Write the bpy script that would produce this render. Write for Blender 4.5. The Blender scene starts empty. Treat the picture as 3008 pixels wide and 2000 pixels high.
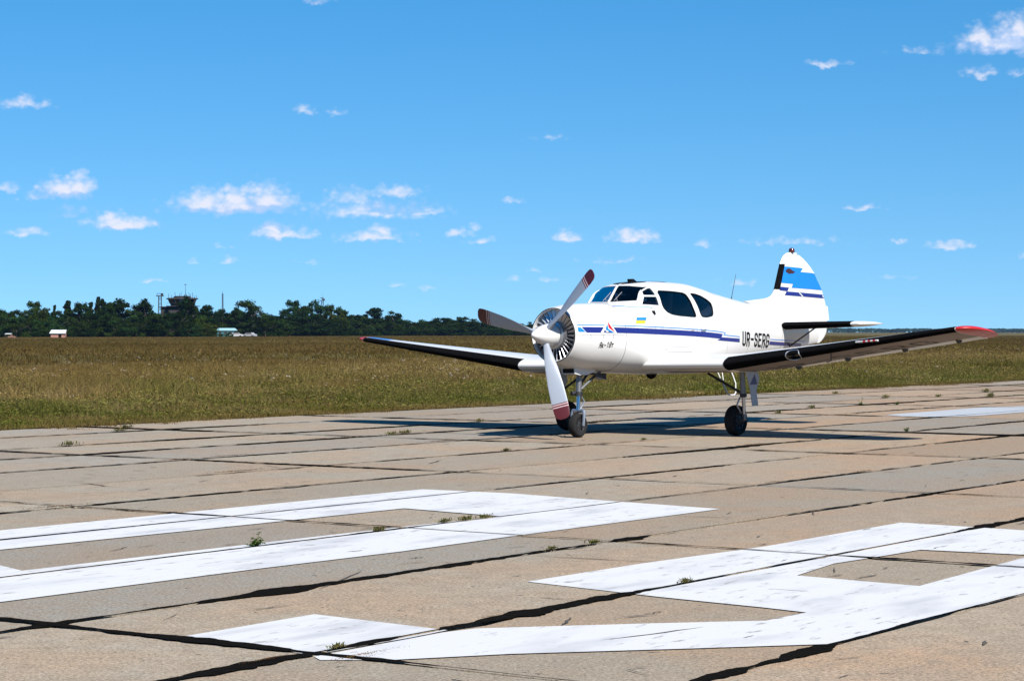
import bpy, bmesh, math, random
import numpy as np
from mathutils import Vector, Matrix, noise as mnoise
from mathutils.geometry import delaunay_2d_cdt

SC = bpy.context.scene
COL = SC.collection
R = math.radians

# ------------------------------------------------------------------ camera, sky, sun, exposure
F_PX, HOR, CAM_H = 6400.0, 975.0, 1.53          # focal length in photo pixels, horizon row, eye height
cam_d = bpy.data.cameras.new('camera')
cam_d.sensor_width = 36.0
cam_d.lens = 36.0 * F_PX / 3008.0
cam_d.clip_start = 0.1
cam_d.clip_end = 60000.0
cam = bpy.data.objects.new('camera', cam_d)
COL.objects.link(cam)
cam.location = (0, 0, CAM_H)
cam.rotation_euler = (math.pi / 2 - math.atan(25.0 / F_PX), 0, 0)
SC.camera = cam

SUN_EL, SUN_AZ = R(43.5), R(150.5)               # azimuth clockwise from +Y (view direction)
sun_dir = Vector((math.sin(SUN_AZ) * math.cos(SUN_EL), math.cos(SUN_AZ) * math.cos(SUN_EL), math.sin(SUN_EL)))
sun_d = bpy.data.lights.new('sun', 'SUN')
sun_d.energy = 5.0
sun_d.angle = R(0.53)
sun_d.color = (1.0, 0.955, 0.88)
sun = bpy.data.objects.new('sun', sun_d)
COL.objects.link(sun)
sun.rotation_euler = (-sun_dir).to_track_quat('-Z', 'Y').to_euler()
sun.location = sun_dir * 100

SC.view_settings.view_transform = 'Standard'
SC.view_settings.look = 'None'
SC.view_settings.exposure = 1.2      # the photograph is exposed bright: paint and white skin burn out
SC.view_settings.gamma = 1.0
SC.render.film_transparent = False
SC.cycles.use_denoising = True
SC.cycles.max_bounces = 8
SC.cycles.transparent_max_bounces = 24
SC.cycles.volume_bounces = 0

W = bpy.data.worlds.new('World')
SC.world = W
W.use_nodes = True
W.cycles.sampling_method = 'NONE'            # an even blue sky needs no importance map; the sun is a lamp
nt = W.node_tree
nt.nodes.clear()


def N(tree, typ, **kw):
    n = tree.nodes.new(typ)
    for k, v in kw.items():
        setattr(n, k, v)
    return n


def setin(n, **kw):
    for k, v in kw.items():
        n.inputs[k].default_value = v


# a field of small fair-weather cumulus laid out by azimuth and elevation; repeats round the horizon
CLOUDS = [  # azimuth, elevation, half width, half height (photo pixels from the view axis / above the horizon), weight
    (165, 440, 52, 27, 1.0), (195, 432, 32, 27, 1.0), (105, 456, 45, 12, .5), (290, 516, 78, 17, .95), (262, 505, 34, 16, .9),
    (550, 470, 135, 26, 1.0), (615, 456, 60, 32, 1.0), (470, 468, 60, 24, .95), (545, 455, 50, 22, .95),
    (850, 480, 165, 26, .5), (812, 455, 60, 22, .5), (920, 442, 60, 15, .7), (975, 486, 50, 11, .62), (870, 470, 40, 18, .45),
    (650, 538, 74, 15, .9), (632, 526, 34, 15, .9), (865, 544, 80, 13, .72), (880, 532, 38, 13, .8),
    (1058, 534, 30, 12, .65), (1090, 521, 18, 10, .5), (1108, 554, 38, 9, .55), (80, 540, 48, 10, .6),
    (1303, 544, 32, 13, .8), (1457, 547, 62, 15, .85), (1440, 540, 30, 13, .9), (1480, 543, 32, 14, .9), (1620, 566, 24, 9, .6),
    (2300, 112, 110, 30, 1.0), (2330, 90, 70, 36, 1.0), (2245, 105, 50, 24, .95), (2360, 130, 60, 22, .8),
    (1895, 156, 48, 9, .62), (2243, 184, 44, 13, .5), (2330, 186, 50, 8, .4), (2100, 132, 70, 9, .32), (1980, 482, 50, 8, .6), (2175, 568, 50, 10, .62),
    (2067, 561, 20, 7, .42), (75, 252, 66, 14, .5), (705, 256, 30, 11, .5), (778, 265, 24, 7, .38),
    (1228, 622, 22, 10, .5), (1265, 643, 42, 7, .4), (528, 600, 34, 8, .48), (450, 602, 18, 6, .4), (512, 570, 26, 6, .4),
    (360, 647, 32, 6, .5), (180, 494, 44, 11, .42), (1170, 461, 34, 8, .38), (1265, 318, 44, 6, .27), (735, 8, 38, 9, .42),
    (40, 440, 46, 12, .4), (2350, 595, 22, 8, .5), (985, 662, 22, 6, .42), (910, 653, 26, 6, .36), (1800, 556, 150, 10, .3),
    (1700, 650, 38, 8, .32), (1180, 640, 24, 6, .3), (700, 603, 40, 7, .3), (2060, 640, 60, 7, .26), (1420, 600, 70, 7, .26)]


def cloud_group(least=0.0):
    g = bpy.data.node_groups.new('cumulus_field', 'ShaderNodeTree')
    g.interface.new_socket('P', in_out='INPUT', socket_type='NodeSocketVector')
    g.interface.new_socket('D', in_out='OUTPUT', socket_type='NodeSocketFloat')
    gi, go = N(g, 'NodeGroupInput'), N(g, 'NodeGroupOutput')
    L = g.links.new
    last = None
    k = 1.2757
    for (x, y, hw, hh, wt) in CLOUDS:
        if wt < least:
            continue
        c = ((x * k - 1504) / F_PX, (HOR - (y + hh * .45) * k) / F_PX)
        s = (F_PX / (hw * k * 1.6), F_PX / (hh * k * 2.3))
        a = N(g, 'ShaderNodeVectorMath', operation='MULTIPLY_ADD')
        a.inputs[1].default_value = (s[0], s[1], 0)
        a.inputs[2].default_value = (-c[0] * s[0], -c[1] * s[1], 0)
        L(gi.outputs[0], a.inputs[0])
        fl = N(g, 'ShaderNodeVectorMath', operation='MULTIPLY')
        fl.inputs[1].default_value = (1, -2.6, 0)
        L(a.outputs[0], fl.inputs[0])
        fm = N(g, 'ShaderNodeVectorMath', operation='MAXIMUM')     # squashes the underside: flat bases
        L(a.outputs[0], fm.inputs[0])
        L(fl.outputs[0], fm.inputs[1])
        b = N(g, 'ShaderNodeVectorMath', operation='LENGTH')
        L(fm.outputs[0], b.inputs[0])
        m = N(g, 'ShaderNodeMath', operation='MULTIPLY_ADD')
        wt = .22 + .78 * wt
        m.inputs[1].default_value = -wt
        m.inputs[2].default_value = wt
        L(b.outputs['Value'], m.inputs[0])
        if last is None:
            last = m
        else:
            x_ = N(g, 'ShaderNodeMath', operation='MAXIMUM')
            L(last.outputs[0], x_.inputs[0])
            L(m.outputs[0], x_.inputs[1])
            last = x_
    L(last.outputs[0], go.inputs[0])
    return g


def build_world():
    L = nt.links.new
    out = N(nt, 'ShaderNodeOutputWorld')
    bg = N(nt, 'ShaderNodeBackground')
    bg.inputs['Strength'].default_value = 0.056
    sky = N(nt, 'ShaderNodeTexSky', sky_type='NISHITA')
    sky.sun_disc = False
    sky.sun_elevation = SUN_EL
    sky.sun_rotation = SUN_AZ
    sky.altitude = 0.0
    sky.air_density = 1.0
    sky.dust_density = 0.0
    sky.ozone_density = 3.0
    # look a little higher into the dome, so that the clear dry air stays blue down to the horizon
    tc = N(nt, 'ShaderNodeTexCoord')
    lift = N(nt, 'ShaderNodeVectorMath', operation='ADD')
    lift.inputs[1].default_value = (0, 0, SKY_LIFT)
    L(tc.outputs['Generated'], lift.inputs[0])
    L(lift.outputs[0], sky.inputs[0])
    hs = N(nt, 'ShaderNodeHueSaturation')
    hs.inputs['Saturation'].default_value = SKY_SAT
    hs.inputs['Value'].default_value = SKY_VAL
    gm = N(nt, 'ShaderNodeGamma')
    gm.inputs['Gamma'].default_value = SKY_GAM
    L(sky.outputs[0], gm.inputs['Color'])
    L(gm.outputs[0], hs.inputs['Color'])
    sp = N(nt, 'ShaderNodeSeparateXYZ')
    L(tc.outputs['Generated'], sp.inputs[0])
    az = N(nt, 'ShaderNodeMath', operation='ARCTAN2')
    L(sp.outputs['X'], az.inputs[0])
    L(sp.outputs['Y'], az.inputs[1])
    azw = N(nt, 'ShaderNodeMath', operation='WRAP')
    azw.inputs[1].default_value = .285
    azw.inputs[2].default_value = -.285
    L(az.outputs[0], azw.inputs[0])
    el = N(nt, 'ShaderNodeMath', operation='ARCSINE')
    L(sp.outputs['Z'], el.inputs[0])
    P = N(nt, 'ShaderNodeCombineXYZ')
    L(azw.outputs[0], P.inputs[0])
    L(el.outputs[0], P.inputs[1])
    # billowing: warp the lookup by two noises
    n1 = N(nt, 'ShaderNodeTexNoise')
    setin(n1, Scale=150.0, Detail=4.0, Roughness=.55)
    mp = N(nt, 'ShaderNodeMapping')
    mp.inputs['Scale'].default_value = (1, 1, 1.35)
    L(tc.outputs['Generated'], mp.inputs[0])
    L(mp.outputs[0], n1.inputs['Vector'])
    w1 = N(nt, 'ShaderNodeVectorMath', operation='MULTIPLY_ADD')
    w1.inputs[1].default_value = (.010, .0070, 0)
    w1.inputs[2].default_value = (-.005, -.0035, 0)
    L(n1.outputs['Color'], w1.inputs[0])
    ad = N(nt, 'ShaderNodeVectorMath', operation='ADD')
    L(P.outputs[0], ad.inputs[0])
    L(w1.outputs[0], ad.inputs[1])
    fields = []
    for off in ((0, 0, 0), (.0022, .0070, 0)):
        o = N(nt, 'ShaderNodeVectorMath', operation='ADD')
        o.inputs[1].default_value = off
        L(ad.outputs[0], o.inputs[0])
        gn = N(nt, 'ShaderNodeGroup')
        gn.node_tree = cloud_group(0.0 if off == (0, 0, 0) else .59)    # only the solid clouds get a shaded side
        L(o.outputs[0], gn.inputs[0])
        fields.append(gn)
    n2 = N(nt, 'ShaderNodeTexNoise')
    setin(n2, Scale=190.0, Detail=6.0, Roughness=.58)
    L(mp.outputs[0], n2.inputs['Vector'])
    vo = N(nt, 'ShaderNodeTexVoronoi', feature='SMOOTH_F1')
    setin(vo, Scale=190.0, Smoothness=.5, Detail=1.5, Roughness=.6)
    L(mp.outputs[0], vo.inputs['Vector'])
    vb = N(nt, 'ShaderNodeMath', operation='MULTIPLY_ADD')
    vb.inputs[1].default_value = -.36
    vb.inputs[2].default_value = .18
    L(vo.outputs['Distance'], vb.inputs[0])
    nb = N(nt, 'ShaderNodeMath', operation='MULTIPLY_ADD')
    nb.inputs[1].default_value = .42
    nb.inputs[2].default_value = -.20
    L(n2.outputs['Fac'], nb.inputs[0])
    pf = N(nt, 'ShaderNodeMath', operation='ADD')
    L(nb.outputs[0], pf.inputs[0])
    L(vb.outputs[0], pf.inputs[1])
    d = N(nt, 'ShaderNodeMath', operation='ADD')
    L(fields[0].outputs[0], d.inputs[0])
    L(pf.outputs[0], d.inputs[1])
    cov = N(nt, 'ShaderNodeMapRange', interpolation_type='SMOOTHSTEP')
    setin(cov, **{'From Min': .0, 'From Max': .82, 'To Min': 0, 'To Max': .97})
    L(d.outputs[0], cov.inputs['Value'])
    df = N(nt, 'ShaderNodeMath', operation='SUBTRACT')
    L(fields[0].outputs[0], df.inputs[0])
    L(fields[1].outputs[0], df.inputs[1])
    df2 = N(nt, 'ShaderNodeMath', operation='MULTIPLY_ADD')
    df2.inputs[1].default_value = .8
    L(pf.outputs[0], df2.inputs[0])
    L(df.outputs[0], df2.inputs[2])
    lit = N(nt, 'ShaderNodeMapRange', interpolation_type='SMOOTHSTEP')
    setin(lit, **{'From Min': -.02, 'From Max': .40})
    L(df2.outputs[0], lit.inputs['Value'])
    cm = N(nt, 'ShaderNodeMix', data_type='RGBA')
    cm.inputs['A'].default_value = (4.0, 5.2, 7.6, 1)
    cm.inputs['B'].default_value = (6.4, 6.65, 7.7, 1)
    L(lit.outputs[0], cm.inputs['Factor'])
    # clouds thin out low down where the air is thick
    mx = N(nt, 'ShaderNodeMix', data_type='RGBA')
    L(cov.outputs[0], mx.inputs['Factor'])
    L(hs.outputs[0], mx.inputs['A'])
    L(cm.outputs['Result'], mx.inputs['B'])
    L(mx.outputs['Result'], bg.inputs['Color'])
    L(bg.outputs[0], out.inputs[0])


SKY_SAT, SKY_VAL, SKY_LIFT, SKY_GAM = 1.60, 1.62, .122, .8
build_world()

# ------------------------------------------------------------------ helpers
def link(o, parent=None):
    COL.objects.link(o)
    if parent is not None:
        o.parent = parent
    return o


def mesh_obj(name, verts, faces, mat=None, parent=None, smooth=False, recalc=False, auto=None):
    me = bpy.data.meshes.new(name)
    me.from_pydata([tuple(v) for v in verts], [], faces)
    if recalc:
        bm = bmesh.new()
        bm.from_mesh(me)
        bmesh.ops.remove_doubles(bm, verts=bm.verts, dist=1e-5)
        bmesh.ops.recalc_face_normals(bm, faces=bm.faces)
        bm.to_mesh(me)
        bm.free()
    if smooth:
        me.shade_smooth()
        if auto is not None:
            me.set_sharp_from_angle(angle=R(auto))
    if mat is not None:
        me.materials.append(mat)
    me.update()
    return link(bpy.data.objects.new(name, me), parent)


def tag(o, label=None, cat=None, group=None, kind=None):
    for k, v in (('label', label), ('category', cat), ('group', group), ('kind', kind)):
        if v:
            o[k] = v
    return o


def empty(name, loc=(0, 0, 0), rz=0.0, parent=None):
    o = bpy.data.objects.new(name, None)
    o.location = loc
    o.rotation_euler = (0, 0, rz)
    o.empty_display_size = .2
    return link(o, parent)


class MB:
    """collects simple closed shapes into one mesh"""
    def __init__(self):
        self.v, self.f = [], []

    def add(self, v, f):
        n = len(self.v)
        self.v += [tuple(x) for x in v]
        self.f += [tuple(i + n for i in q) for q in f]
        return self

    def box(self, lo, hi):
        (a, b, c), (d, e, g) = lo, hi
        return self.add([(a, b, c), (d, b, c), (d, e, c), (a, e, c), (a, b, g), (d, b, g), (d, e, g), (a, e, g)],
                        [(0, 3, 2, 1), (4, 5, 6, 7), (0, 1, 5, 4), (1, 2, 6, 5), (2, 3, 7, 6), (3, 0, 4, 7)])

    def tube(self, pts, r, n=8, caps=True):
        pts = [Vector(p) for p in pts]
        rs = r if isinstance(r, (list, tuple)) else [r] * len(pts)
        rings = []
        up0 = None
        for i, p in enumerate(pts):
            d = (pts[min(i + 1, len(pts) - 1)] - pts[max(i - 1, 0)]).normalized()
            up = up0 if up0 is not None else (Vector((0, 0, 1)) if abs(d.z) < .9 else Vector((1, 0, 0)))
            a = d.cross(up).normalized()
            b = a.cross(d).normalized()
            up0 = b
            rings.append([p + (a * math.cos(t) + b * math.sin(t)) * rs[i] for t in [2 * math.pi * k / n for k in range(n)]])
        v = [q for ring in rings for q in ring]
        f = [(i * n + k, i * n + (k + 1) % n, (i + 1) * n + (k + 1) % n, (i + 1) * n + k) for i in range(len(pts) - 1) for k in range(n)]
        if caps:
            f += [tuple(range(n))[::-1], tuple((len(pts) - 1) * n + k for k in range(n))]
        return self.add(v, f)

    def lathe(self, prof, axis_o=(0, 0, 0), ax=(1, 0, 0), n=24):
        """prof: (distance along axis, radius)"""
        ax = Vector(ax).normalized()
        u = ax.cross(Vector((0, 0, 1)) if abs(ax.z) < .9 else Vector((1, 0, 0))).normalized()
        w = ax.cross(u)
        o = Vector(axis_o)
        v = [o + ax * d + (u * math.cos(t) + w * math.sin(t)) * max(r, 1e-4) for d, r in prof for t in [2 * math.pi * k / n for k in range(n)]]
        m = len(prof)
        f = [(i * n + k, i * n + (k + 1) % n, (i + 1) * n + (k + 1) % n, (i + 1) * n + k) for i in range(m - 1) for k in range(n)]
        f += [tuple(range(n))[::-1], tuple((m - 1) * n + k for k in range(n))]
        return self.add(v, f)

    def prism(self, outline, vec):
        n = len(outline)
        o = [Vector(p) for p in outline]
        e = [p + Vector(vec) for p in o]
        return self.add(o + e, [tuple(range(n))[::-1], tuple(range(n, 2 * n))] + [(i, (i + 1) % n, (i + 1) % n + n, i + n) for i in range(n)])

    def obj(self, name, mat=None, parent=None, smooth=False, auto=35, recalc=True):
        return mesh_obj(name, self.v, self.f, mat, parent, smooth, recalc, auto if smooth else None)


def principled(name, col, rough=.6, metal=0.0, coat=0.0, spec=.5):
    m = bpy.data.materials.new(name)
    m.use_nodes = True
    b = m.node_tree.nodes['Principled BSDF']
    b.inputs['Base Color'].default_value = (*col, 1)
    b.inputs['Roughness'].default_value = rough
    b.inputs['Metallic'].default_value = metal
    b.inputs['Specular IOR Level'].default_value = spec
    b.inputs['Coat Weight'].default_value = coat
    b.inputs['Coat Roughness'].default_value = .08
    return m


def grain(m, amount=.12, scale=12.0, col2=None, bump=0.0, detail=6.0, rough_var=.12, stretch=(1, 1, 1)):
    """breaks up a plain material: soft colour drift, roughness drift, fine relief"""
    t = m.node_tree
    L = t.links.new
    b = t.nodes['Principled BSDF']
    base = tuple(b.inputs['Base Color'].default_value)
    tc = N(t, 'ShaderNodeTexCoord')
    mp = N(t, 'ShaderNodeMapping')
    mp.inputs['Scale'].default_value = stretch
    L(tc.outputs['Object'], mp.inputs[0])
    nz = N(t, 'ShaderNodeTexNoise')
    setin(nz, Scale=scale, Detail=detail, Roughness=.6)
    L(mp.outputs[0], nz.inputs['Vector'])
    mr = N(t, 'ShaderNodeMapRange')
    setin(mr, **{'From Min': .32, 'From Max': .7})
    L(nz.outputs['Fac'], mr.inputs['Value'])
    mx = N(t, 'ShaderNodeMix', data_type='RGBA')
    c2 = col2 if col2 else tuple(c * (1 - amount * 2) for c in base[:3])
    mx.inputs['A'].default_value = base
    mx.inputs['B'].default_value = (*c2, 1)
    ma = N(t, 'ShaderNodeMath', operation='MULTIPLY')
    ma.inputs[1].default_value = 1.0 if col2 is None else amount * 4
    L(mr.outputs[0], ma.inputs[0])
    L(ma.outputs[0], mx.inputs['Factor'])
    L(mx.outputs['Result'], b.inputs['Base Color'])
    r0 = b.inputs['Roughness'].default_value
    rr = N(t, 'ShaderNodeMapRange')
    setin(rr, **{'To Min': max(r0 - rough_var, .02), 'To Max': min(r0 + rough_var, 1)})
    L(nz.outputs['Fac'], rr.inputs['Value'])
    L(rr.outputs[0], b.inputs['Roughness'])
    if bump:
        bp = N(t, 'ShaderNodeBump')
        setin(bp, Strength=bump, Distance=.01)
        L(nz.outputs['Fac'], bp.inputs['Height'])
        L(bp.outputs[0], b.inputs['Normal'])
    return m


# ------------------------------------------------------------------ ground frame
TH = 0.6038                                     # runway joints run 34.6 degrees off the view axis
SA, CA = math.sin(TH), math.cos(TH)


def st2xy(s, t):                                # s along the runway, t across it (grass at negative t)
    return (s * SA + t * CA, s * CA - t * SA)


def xy2st(x, y):
    return (x * SA + y * CA, x * CA - y * SA)


def px2xy(px, py):                              # where a sight line from the camera meets the ground, metres
    Y = F_PX * CAM_H / (py - HOR)
    return ((px - 1504) / F_PX * Y, Y)


A_LINES = [-25.84, -23.85, -21.47, -19.80, -17.96, -15.89, -13.96, -12.16, -10.31, -8.42, -6.65, -4.75, -2.85, -.95, .95, 2.85, 4.75, 6.65]
B_LINES = [-3.5, 2.25, 7.98, 13.50, 19.23, 24.94] + [24.94 + 5.7 * k for k in range(1, 12)]
rng = random.Random(7)


def concrete_mat():
    m = bpy.data.materials.new('concrete')
    m.use_nodes = True
    t = m.node_tree
    L = t.links.new
    b = t.nodes['Principled BSDF']
    b.inputs['Roughness'].default_value = .88
    b.inputs['Specular IOR Level'].default_value = .25
    geo = N(t, 'ShaderNodeNewGeometry')
    oi = N(t, 'ShaderNodeObjectInfo')

    def noise(scale, detail=4, rough=.6, vec=None):
        n = N(t, 'ShaderNodeTexNoise')
        setin(n, Scale=scale, Detail=detail, Roughness=rough)
        L(vec if vec else geo.outputs['Position'], n.inputs['Vector'])
        return n

    def rngmap(src, a, b_, c=0.0, d=1.0):
        r = N(t, 'ShaderNodeMapRange')
        setin(r, **{'From Min': a, 'From Max': b_, 'To Min': c, 'To Max': d})
        L(src, r.inputs['Value'])
        return r.outputs[0]

    def mix(fac, A, B, blend='MIX'):
        x = N(t, 'ShaderNodeMix', data_type='RGBA', blend_type=blend)
        if isinstance(fac, float):
            x.inputs['Factor'].default_value = fac
        else:
            L(fac, x.inputs['Factor'])
        for s, k in ((A, 'A'), (B, 'B')):
            if isinstance(s, tuple):
                x.inputs[k].default_value = (*s, 1)
            else:
                L(s, x.inputs[k])
        return x.outputs['Result']
    # large stains, patches where the smooth grey skin has worn to tan aggregate
    big = noise(.55, 5, .62)
    worn = rngmap(big.outputs['Fac'], .44, .60)
    c = mix(worn, (.222, .198, .160), (.252, .186, .128))
    c = mix(1.0, c, oi.outputs['Color'], 'MULTIPLY')
    med = noise(6.0, 6, .7)
    c = mix(rngmap(med.outputs['Fac'], .38, .66, .0, .75), c, (.1660, .1294, .0896))
    # streaks along the runway (tyres, drainage)
    mp = N(t, 'ShaderNodeMapping', vector_type='TEXTURE')
    mp.inputs['Rotation'].default_value = (0, 0, math.pi / 2 - TH)
    mp.inputs['Scale'].default_value = (14, .7, 1)
    L(geo.outputs['Position'], mp.inputs[0])
    stk = noise(1.0, 5, .6, mp.outputs[0])
    c = mix(rngmap(stk.outputs['Fac'], .48, .78, 0, .36), c, (.1262, .1062, .0830))
    # aggregate: pale and dark stones, pits
    v1 = N(t, 'ShaderNodeTexVoronoi')
    setin(v1, Scale=120.0, Randomness=1.0)
    L(geo.outputs['Position'], v1.inputs['Vector'])
    sep = N(t, 'ShaderNodeSeparateColor')
    L(v1.outputs['Color'], sep.inputs[0])
    pit = N(t, 'ShaderNodeMath', operation='MULTIPLY')
    L(rngmap(sep.outputs[0], .72, .75), pit.inputs[0])
    L(rngmap(v1.outputs['Distance'], .42, .22), pit.inputs[1])
    pf = N(t, 'ShaderNodeMath', operation='MULTIPLY')
    L(pit.outputs[0], pf.inputs[0])
    L(rngmap(big.outputs['Fac'], .38, .56, .25, .9), pf.inputs[1])
    fine = noise(48.0, 4, .8)
    c = mix(rngmap(fine.outputs['Fac'], .49, .66, 0, .95), c, (.085, .070, .055))
    c = mix(rngmap(fine.outputs['Fac'], .46, .28, 0, .75), c, (.36, .31, .25))
    c = mix(pf.outputs[0], c, (.0498, .0398, .0332))
    lt = N(t, 'ShaderNodeMath', operation='MULTIPLY')
    L(rngmap(sep.outputs[1], .80, .84), lt.inputs[0])
    L(rngmap(v1.outputs['Distance'], .4, .2, 0, .75), lt.inputs[1])
    c = mix(lt.outputs[0], c, (.3187, .2722, .2125))
    # small flaked scars
    v2 = noise(11.0, 3, .55)
    v3 = noise(2.2, 2, .5)
    sc = N(t, 'ShaderNodeMath', operation='MULTIPLY')
    L(rngmap(v2.outputs['Fac'], .665, .69), sc.inputs[0])
    L(rngmap(v3.outputs['Fac'], .5, .58), sc.inputs[1])
    c = mix(sc.outputs[0], c, (.0332, .0279, .0239))
    L(c, b.inputs['Base Color'])
    bp = N(t, 'ShaderNodeBump')
    setin(bp, Strength=.35, Distance=.004)
    hs = N(t, 'ShaderNodeMath', operation='ADD')
    L(med.outputs['Fac'], hs.inputs[0])
    L(v1.outputs['Distance'], hs.inputs[1])
    L(hs.outputs[0], bp.inputs['Height'])
    L(bp.outputs[0], b.inputs['Normal'])
    return m


def bitumen_mat():
    m = principled('bitumen', (.004, .0038, .0038), .95, spec=0.0)
    return grain(m, .08, 18.0, (.011, .010, .009), bump=.4)


def paint_mat():
    m = bpy.data.materials.new('runway_paint')
    m.use_nodes = True
    t = m.node_tree
    L = t.links.new
    b = t.nodes['Principled BSDF']
    b.inputs['Roughness'].default_value = .7
    geo = N(t, 'ShaderNodeNewGeometry')
    mp = N(t, 'ShaderNodeMapping', vector_type='TEXTURE')
    mp.inputs['Rotation'].default_value = (0, 0, math.pi / 2 - TH)
    mp.inputs['Scale'].default_value = (3.5, 1, 1)
    L(geo.outputs['Position'], mp.inputs[0])
    n1 = N(t, 'ShaderNodeTexNoise')
    setin(n1, Scale=13.0, Detail=7.0, Roughness=.7)
    L(mp.outputs[0], n1.inputs['Vector'])
    n2 = N(t, 'ShaderNodeTexNoise')
    setin(n2, Scale=.8, Detail=2.0)
    L(geo.outputs['Position'], n2.inputs['Vector'])
    n3 = N(t, 'ShaderNodeTexNoise')
    setin(n3, Scale=3.0, Detail=4.0)
    L(mp.outputs[0], n3.inputs['Vector'])
    r1 = N(t, 'ShaderNodeMapRange')
    setin(r1, **{'From Min': .585, 'From Max': .68, 'To Min': 0, 'To Max': .85})
    a = N(t, 'ShaderNodeMath', operation='MULTIPLY_ADD')
    a.inputs[1].default_value = .16
    L(n2.outputs['Fac'], a.inputs[0])
    L(n1.outputs['Fac'], a.inputs[2])
    s_ = N(t, 'ShaderNodeMath', operation='SUBTRACT')
    s_.inputs[1].default_value = .07
    L(a.outputs[0], s_.inputs[0])
    L(s_.outputs[0], r1.inputs['Value'])
    mx0 = N(t, 'ShaderNodeMix', data_type='RGBA')
    mx0.inputs['A'].default_value = (.385, .385, .39, 1)
    mx0.inputs['B'].default_value = (.265, .27, .285, 1)
    r3 = N(t, 'ShaderNodeMapRange')
    setin(r3, **{'From Min': .5, 'From Max': .75})
    L(n3.outputs['Fac'], r3.inputs['Value'])
    L(r3.outputs[0], mx0.inputs['Factor'])
    mx = N(t, 'ShaderNodeMix', data_type='RGBA')
    L(mx0.outputs['Result'], mx.inputs['A'])
    mx.inputs['B'].default_value = (.14, .13, .12, 1)
    L(r1.outputs[0], mx.inputs['Factor'])
    L(mx.outputs['Result'], b.inputs['Base Color'])
    return m


M_CON, M_BIT, M_PAINT = concrete_mat(), bitumen_mat(), paint_mat()
M_PAINT2 = grain(principled('faded_runway_paint', (.26, .275, .30), .8), .1, 3.0, (.20, .20, .20))
M_BIT2 = grain(principled('joint_dirt', (.03, .026, .022), .9), .1, 25.0, (.09, .065, .04), bump=.8)


def build_runway():
    # base sheet that shows in the joints; beyond the built slabs it carries on as plain concrete
    q = [st2xy(-9, -25.6), st2xy(200, -25.6), st2xy(200, 60), st2xy(-9, 60)]
    q0 = [st2xy(-60, -25.6), st2xy(-9, -25.6), st2xy(-9, 60), st2xy(-60, 60)]
    base = mesh_obj('runway', [(x, y, -.03) for x, y in q + q0], [(3, 2, 1, 0), (7, 6, 5, 4)], M_BIT2)
    tag(base, kind='structure')
    far = mesh_obj('concrete_sheet', [(*st2xy(a, b), -.004) for a, b in
                   ((B_LINES[-1], -25.7), (200, -25.7), (200, 60), (B_LINES[-1], 60), (-60, 6.65), (B_LINES[-1], 6.65), (B_LINES[-1], 60), (-60, 60),
                    (-60, -25.7), (B_LINES[0], -25.7), (B_LINES[0], 6.65), (-60, 6.65))],
                   [(3, 2, 1, 0), (7, 6, 5, 4), (11, 10, 9, 8)], M_CON, base)
    far.color = (1, .95, .9, 1)
    rects = []
    for j in range(len(A_LINES) - 1):
        for i in range(len(B_LINES) - 1):
            g = [rng.uniform(.008, .022) for _ in range(4)]
            t0, t1 = A_LINES[j] + g[0], A_LINES[j + 1] - g[1]
            s0, s1 = B_LINES[i] + g[2], B_LINES[i + 1] - g[3]
            sm, tm = (s0 + s1) / 2, (t0 + t1) / 2
            x, y = st2xy(sm, tm)
            # local outline, ragged: chips and spalls along the arrises
            pts = []
            for (a, b, n) in (((s0, t0), (s1, t0), 12), ((s1, t0), (s1, t1), 5), ((s1, t1), (s0, t1), 12), ((s0, t1), (s0, t0), 5)):
                nx, ny = -(b[1] - a[1]), (b[0] - a[0])
                ln = math.hypot(nx, ny)
                nx, ny = nx / ln, ny / ln
                for k in range(n):
                    u = k / n + (rng.uniform(-.3, .3) / n if k else 0)
                    d = abs(rng.gauss(0, .006))
                    if rng.random() < .10:
                        d += rng.uniform(.02, .07)
                    pts.append((a[0] + (b[0] - a[0]) * u + nx * d - sm, a[1] + (b[1] - a[1]) * u + ny * d - tm))
            n = len(pts)
            v = [(p, q_, 0) for p, q_ in pts] + [(p * 1.002, q_ * 1.003, -.10) for p, q_ in pts]
            f = [tuple(range(n))] + [(k, k + n, (k + 1) % n + n, (k + 1) % n) for k in range(n)]
            # (s, t, up) is left-handed: mirror t into a right-handed local frame
            v = [(a, -b, c) for a, b, c in v]
            f = [tuple(reversed(p)) for p in f]
            o = mesh_obj('slab', v, f, M_CON, base)
            o.location = (x, y, rng.uniform(-.0015, .0015))
            o.rotation_euler = (0, 0, math.atan2(CA, SA))
            # tint: greener grey by the nearer left part, warmer and redder down the runway to the right
            w = min(max((x * .20 + .40 + rng.gauss(0, .22)), 0), 1.5)
            val = rng.uniform(.80, 1.10)
            if rng.random() < .26:
                col = (.88 * val, .93 * val, 1.0 * val)
            else:
                col = (val * (1.0 + .05 * w), val * (1.0 - .07 * w), val * (.98 - .15 * w))
            o.color = (*col, 1)
            rects.append((s0, s1, t0, t1))
    return base, rects


RUNWAY, SLABS = build_runway()

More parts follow.
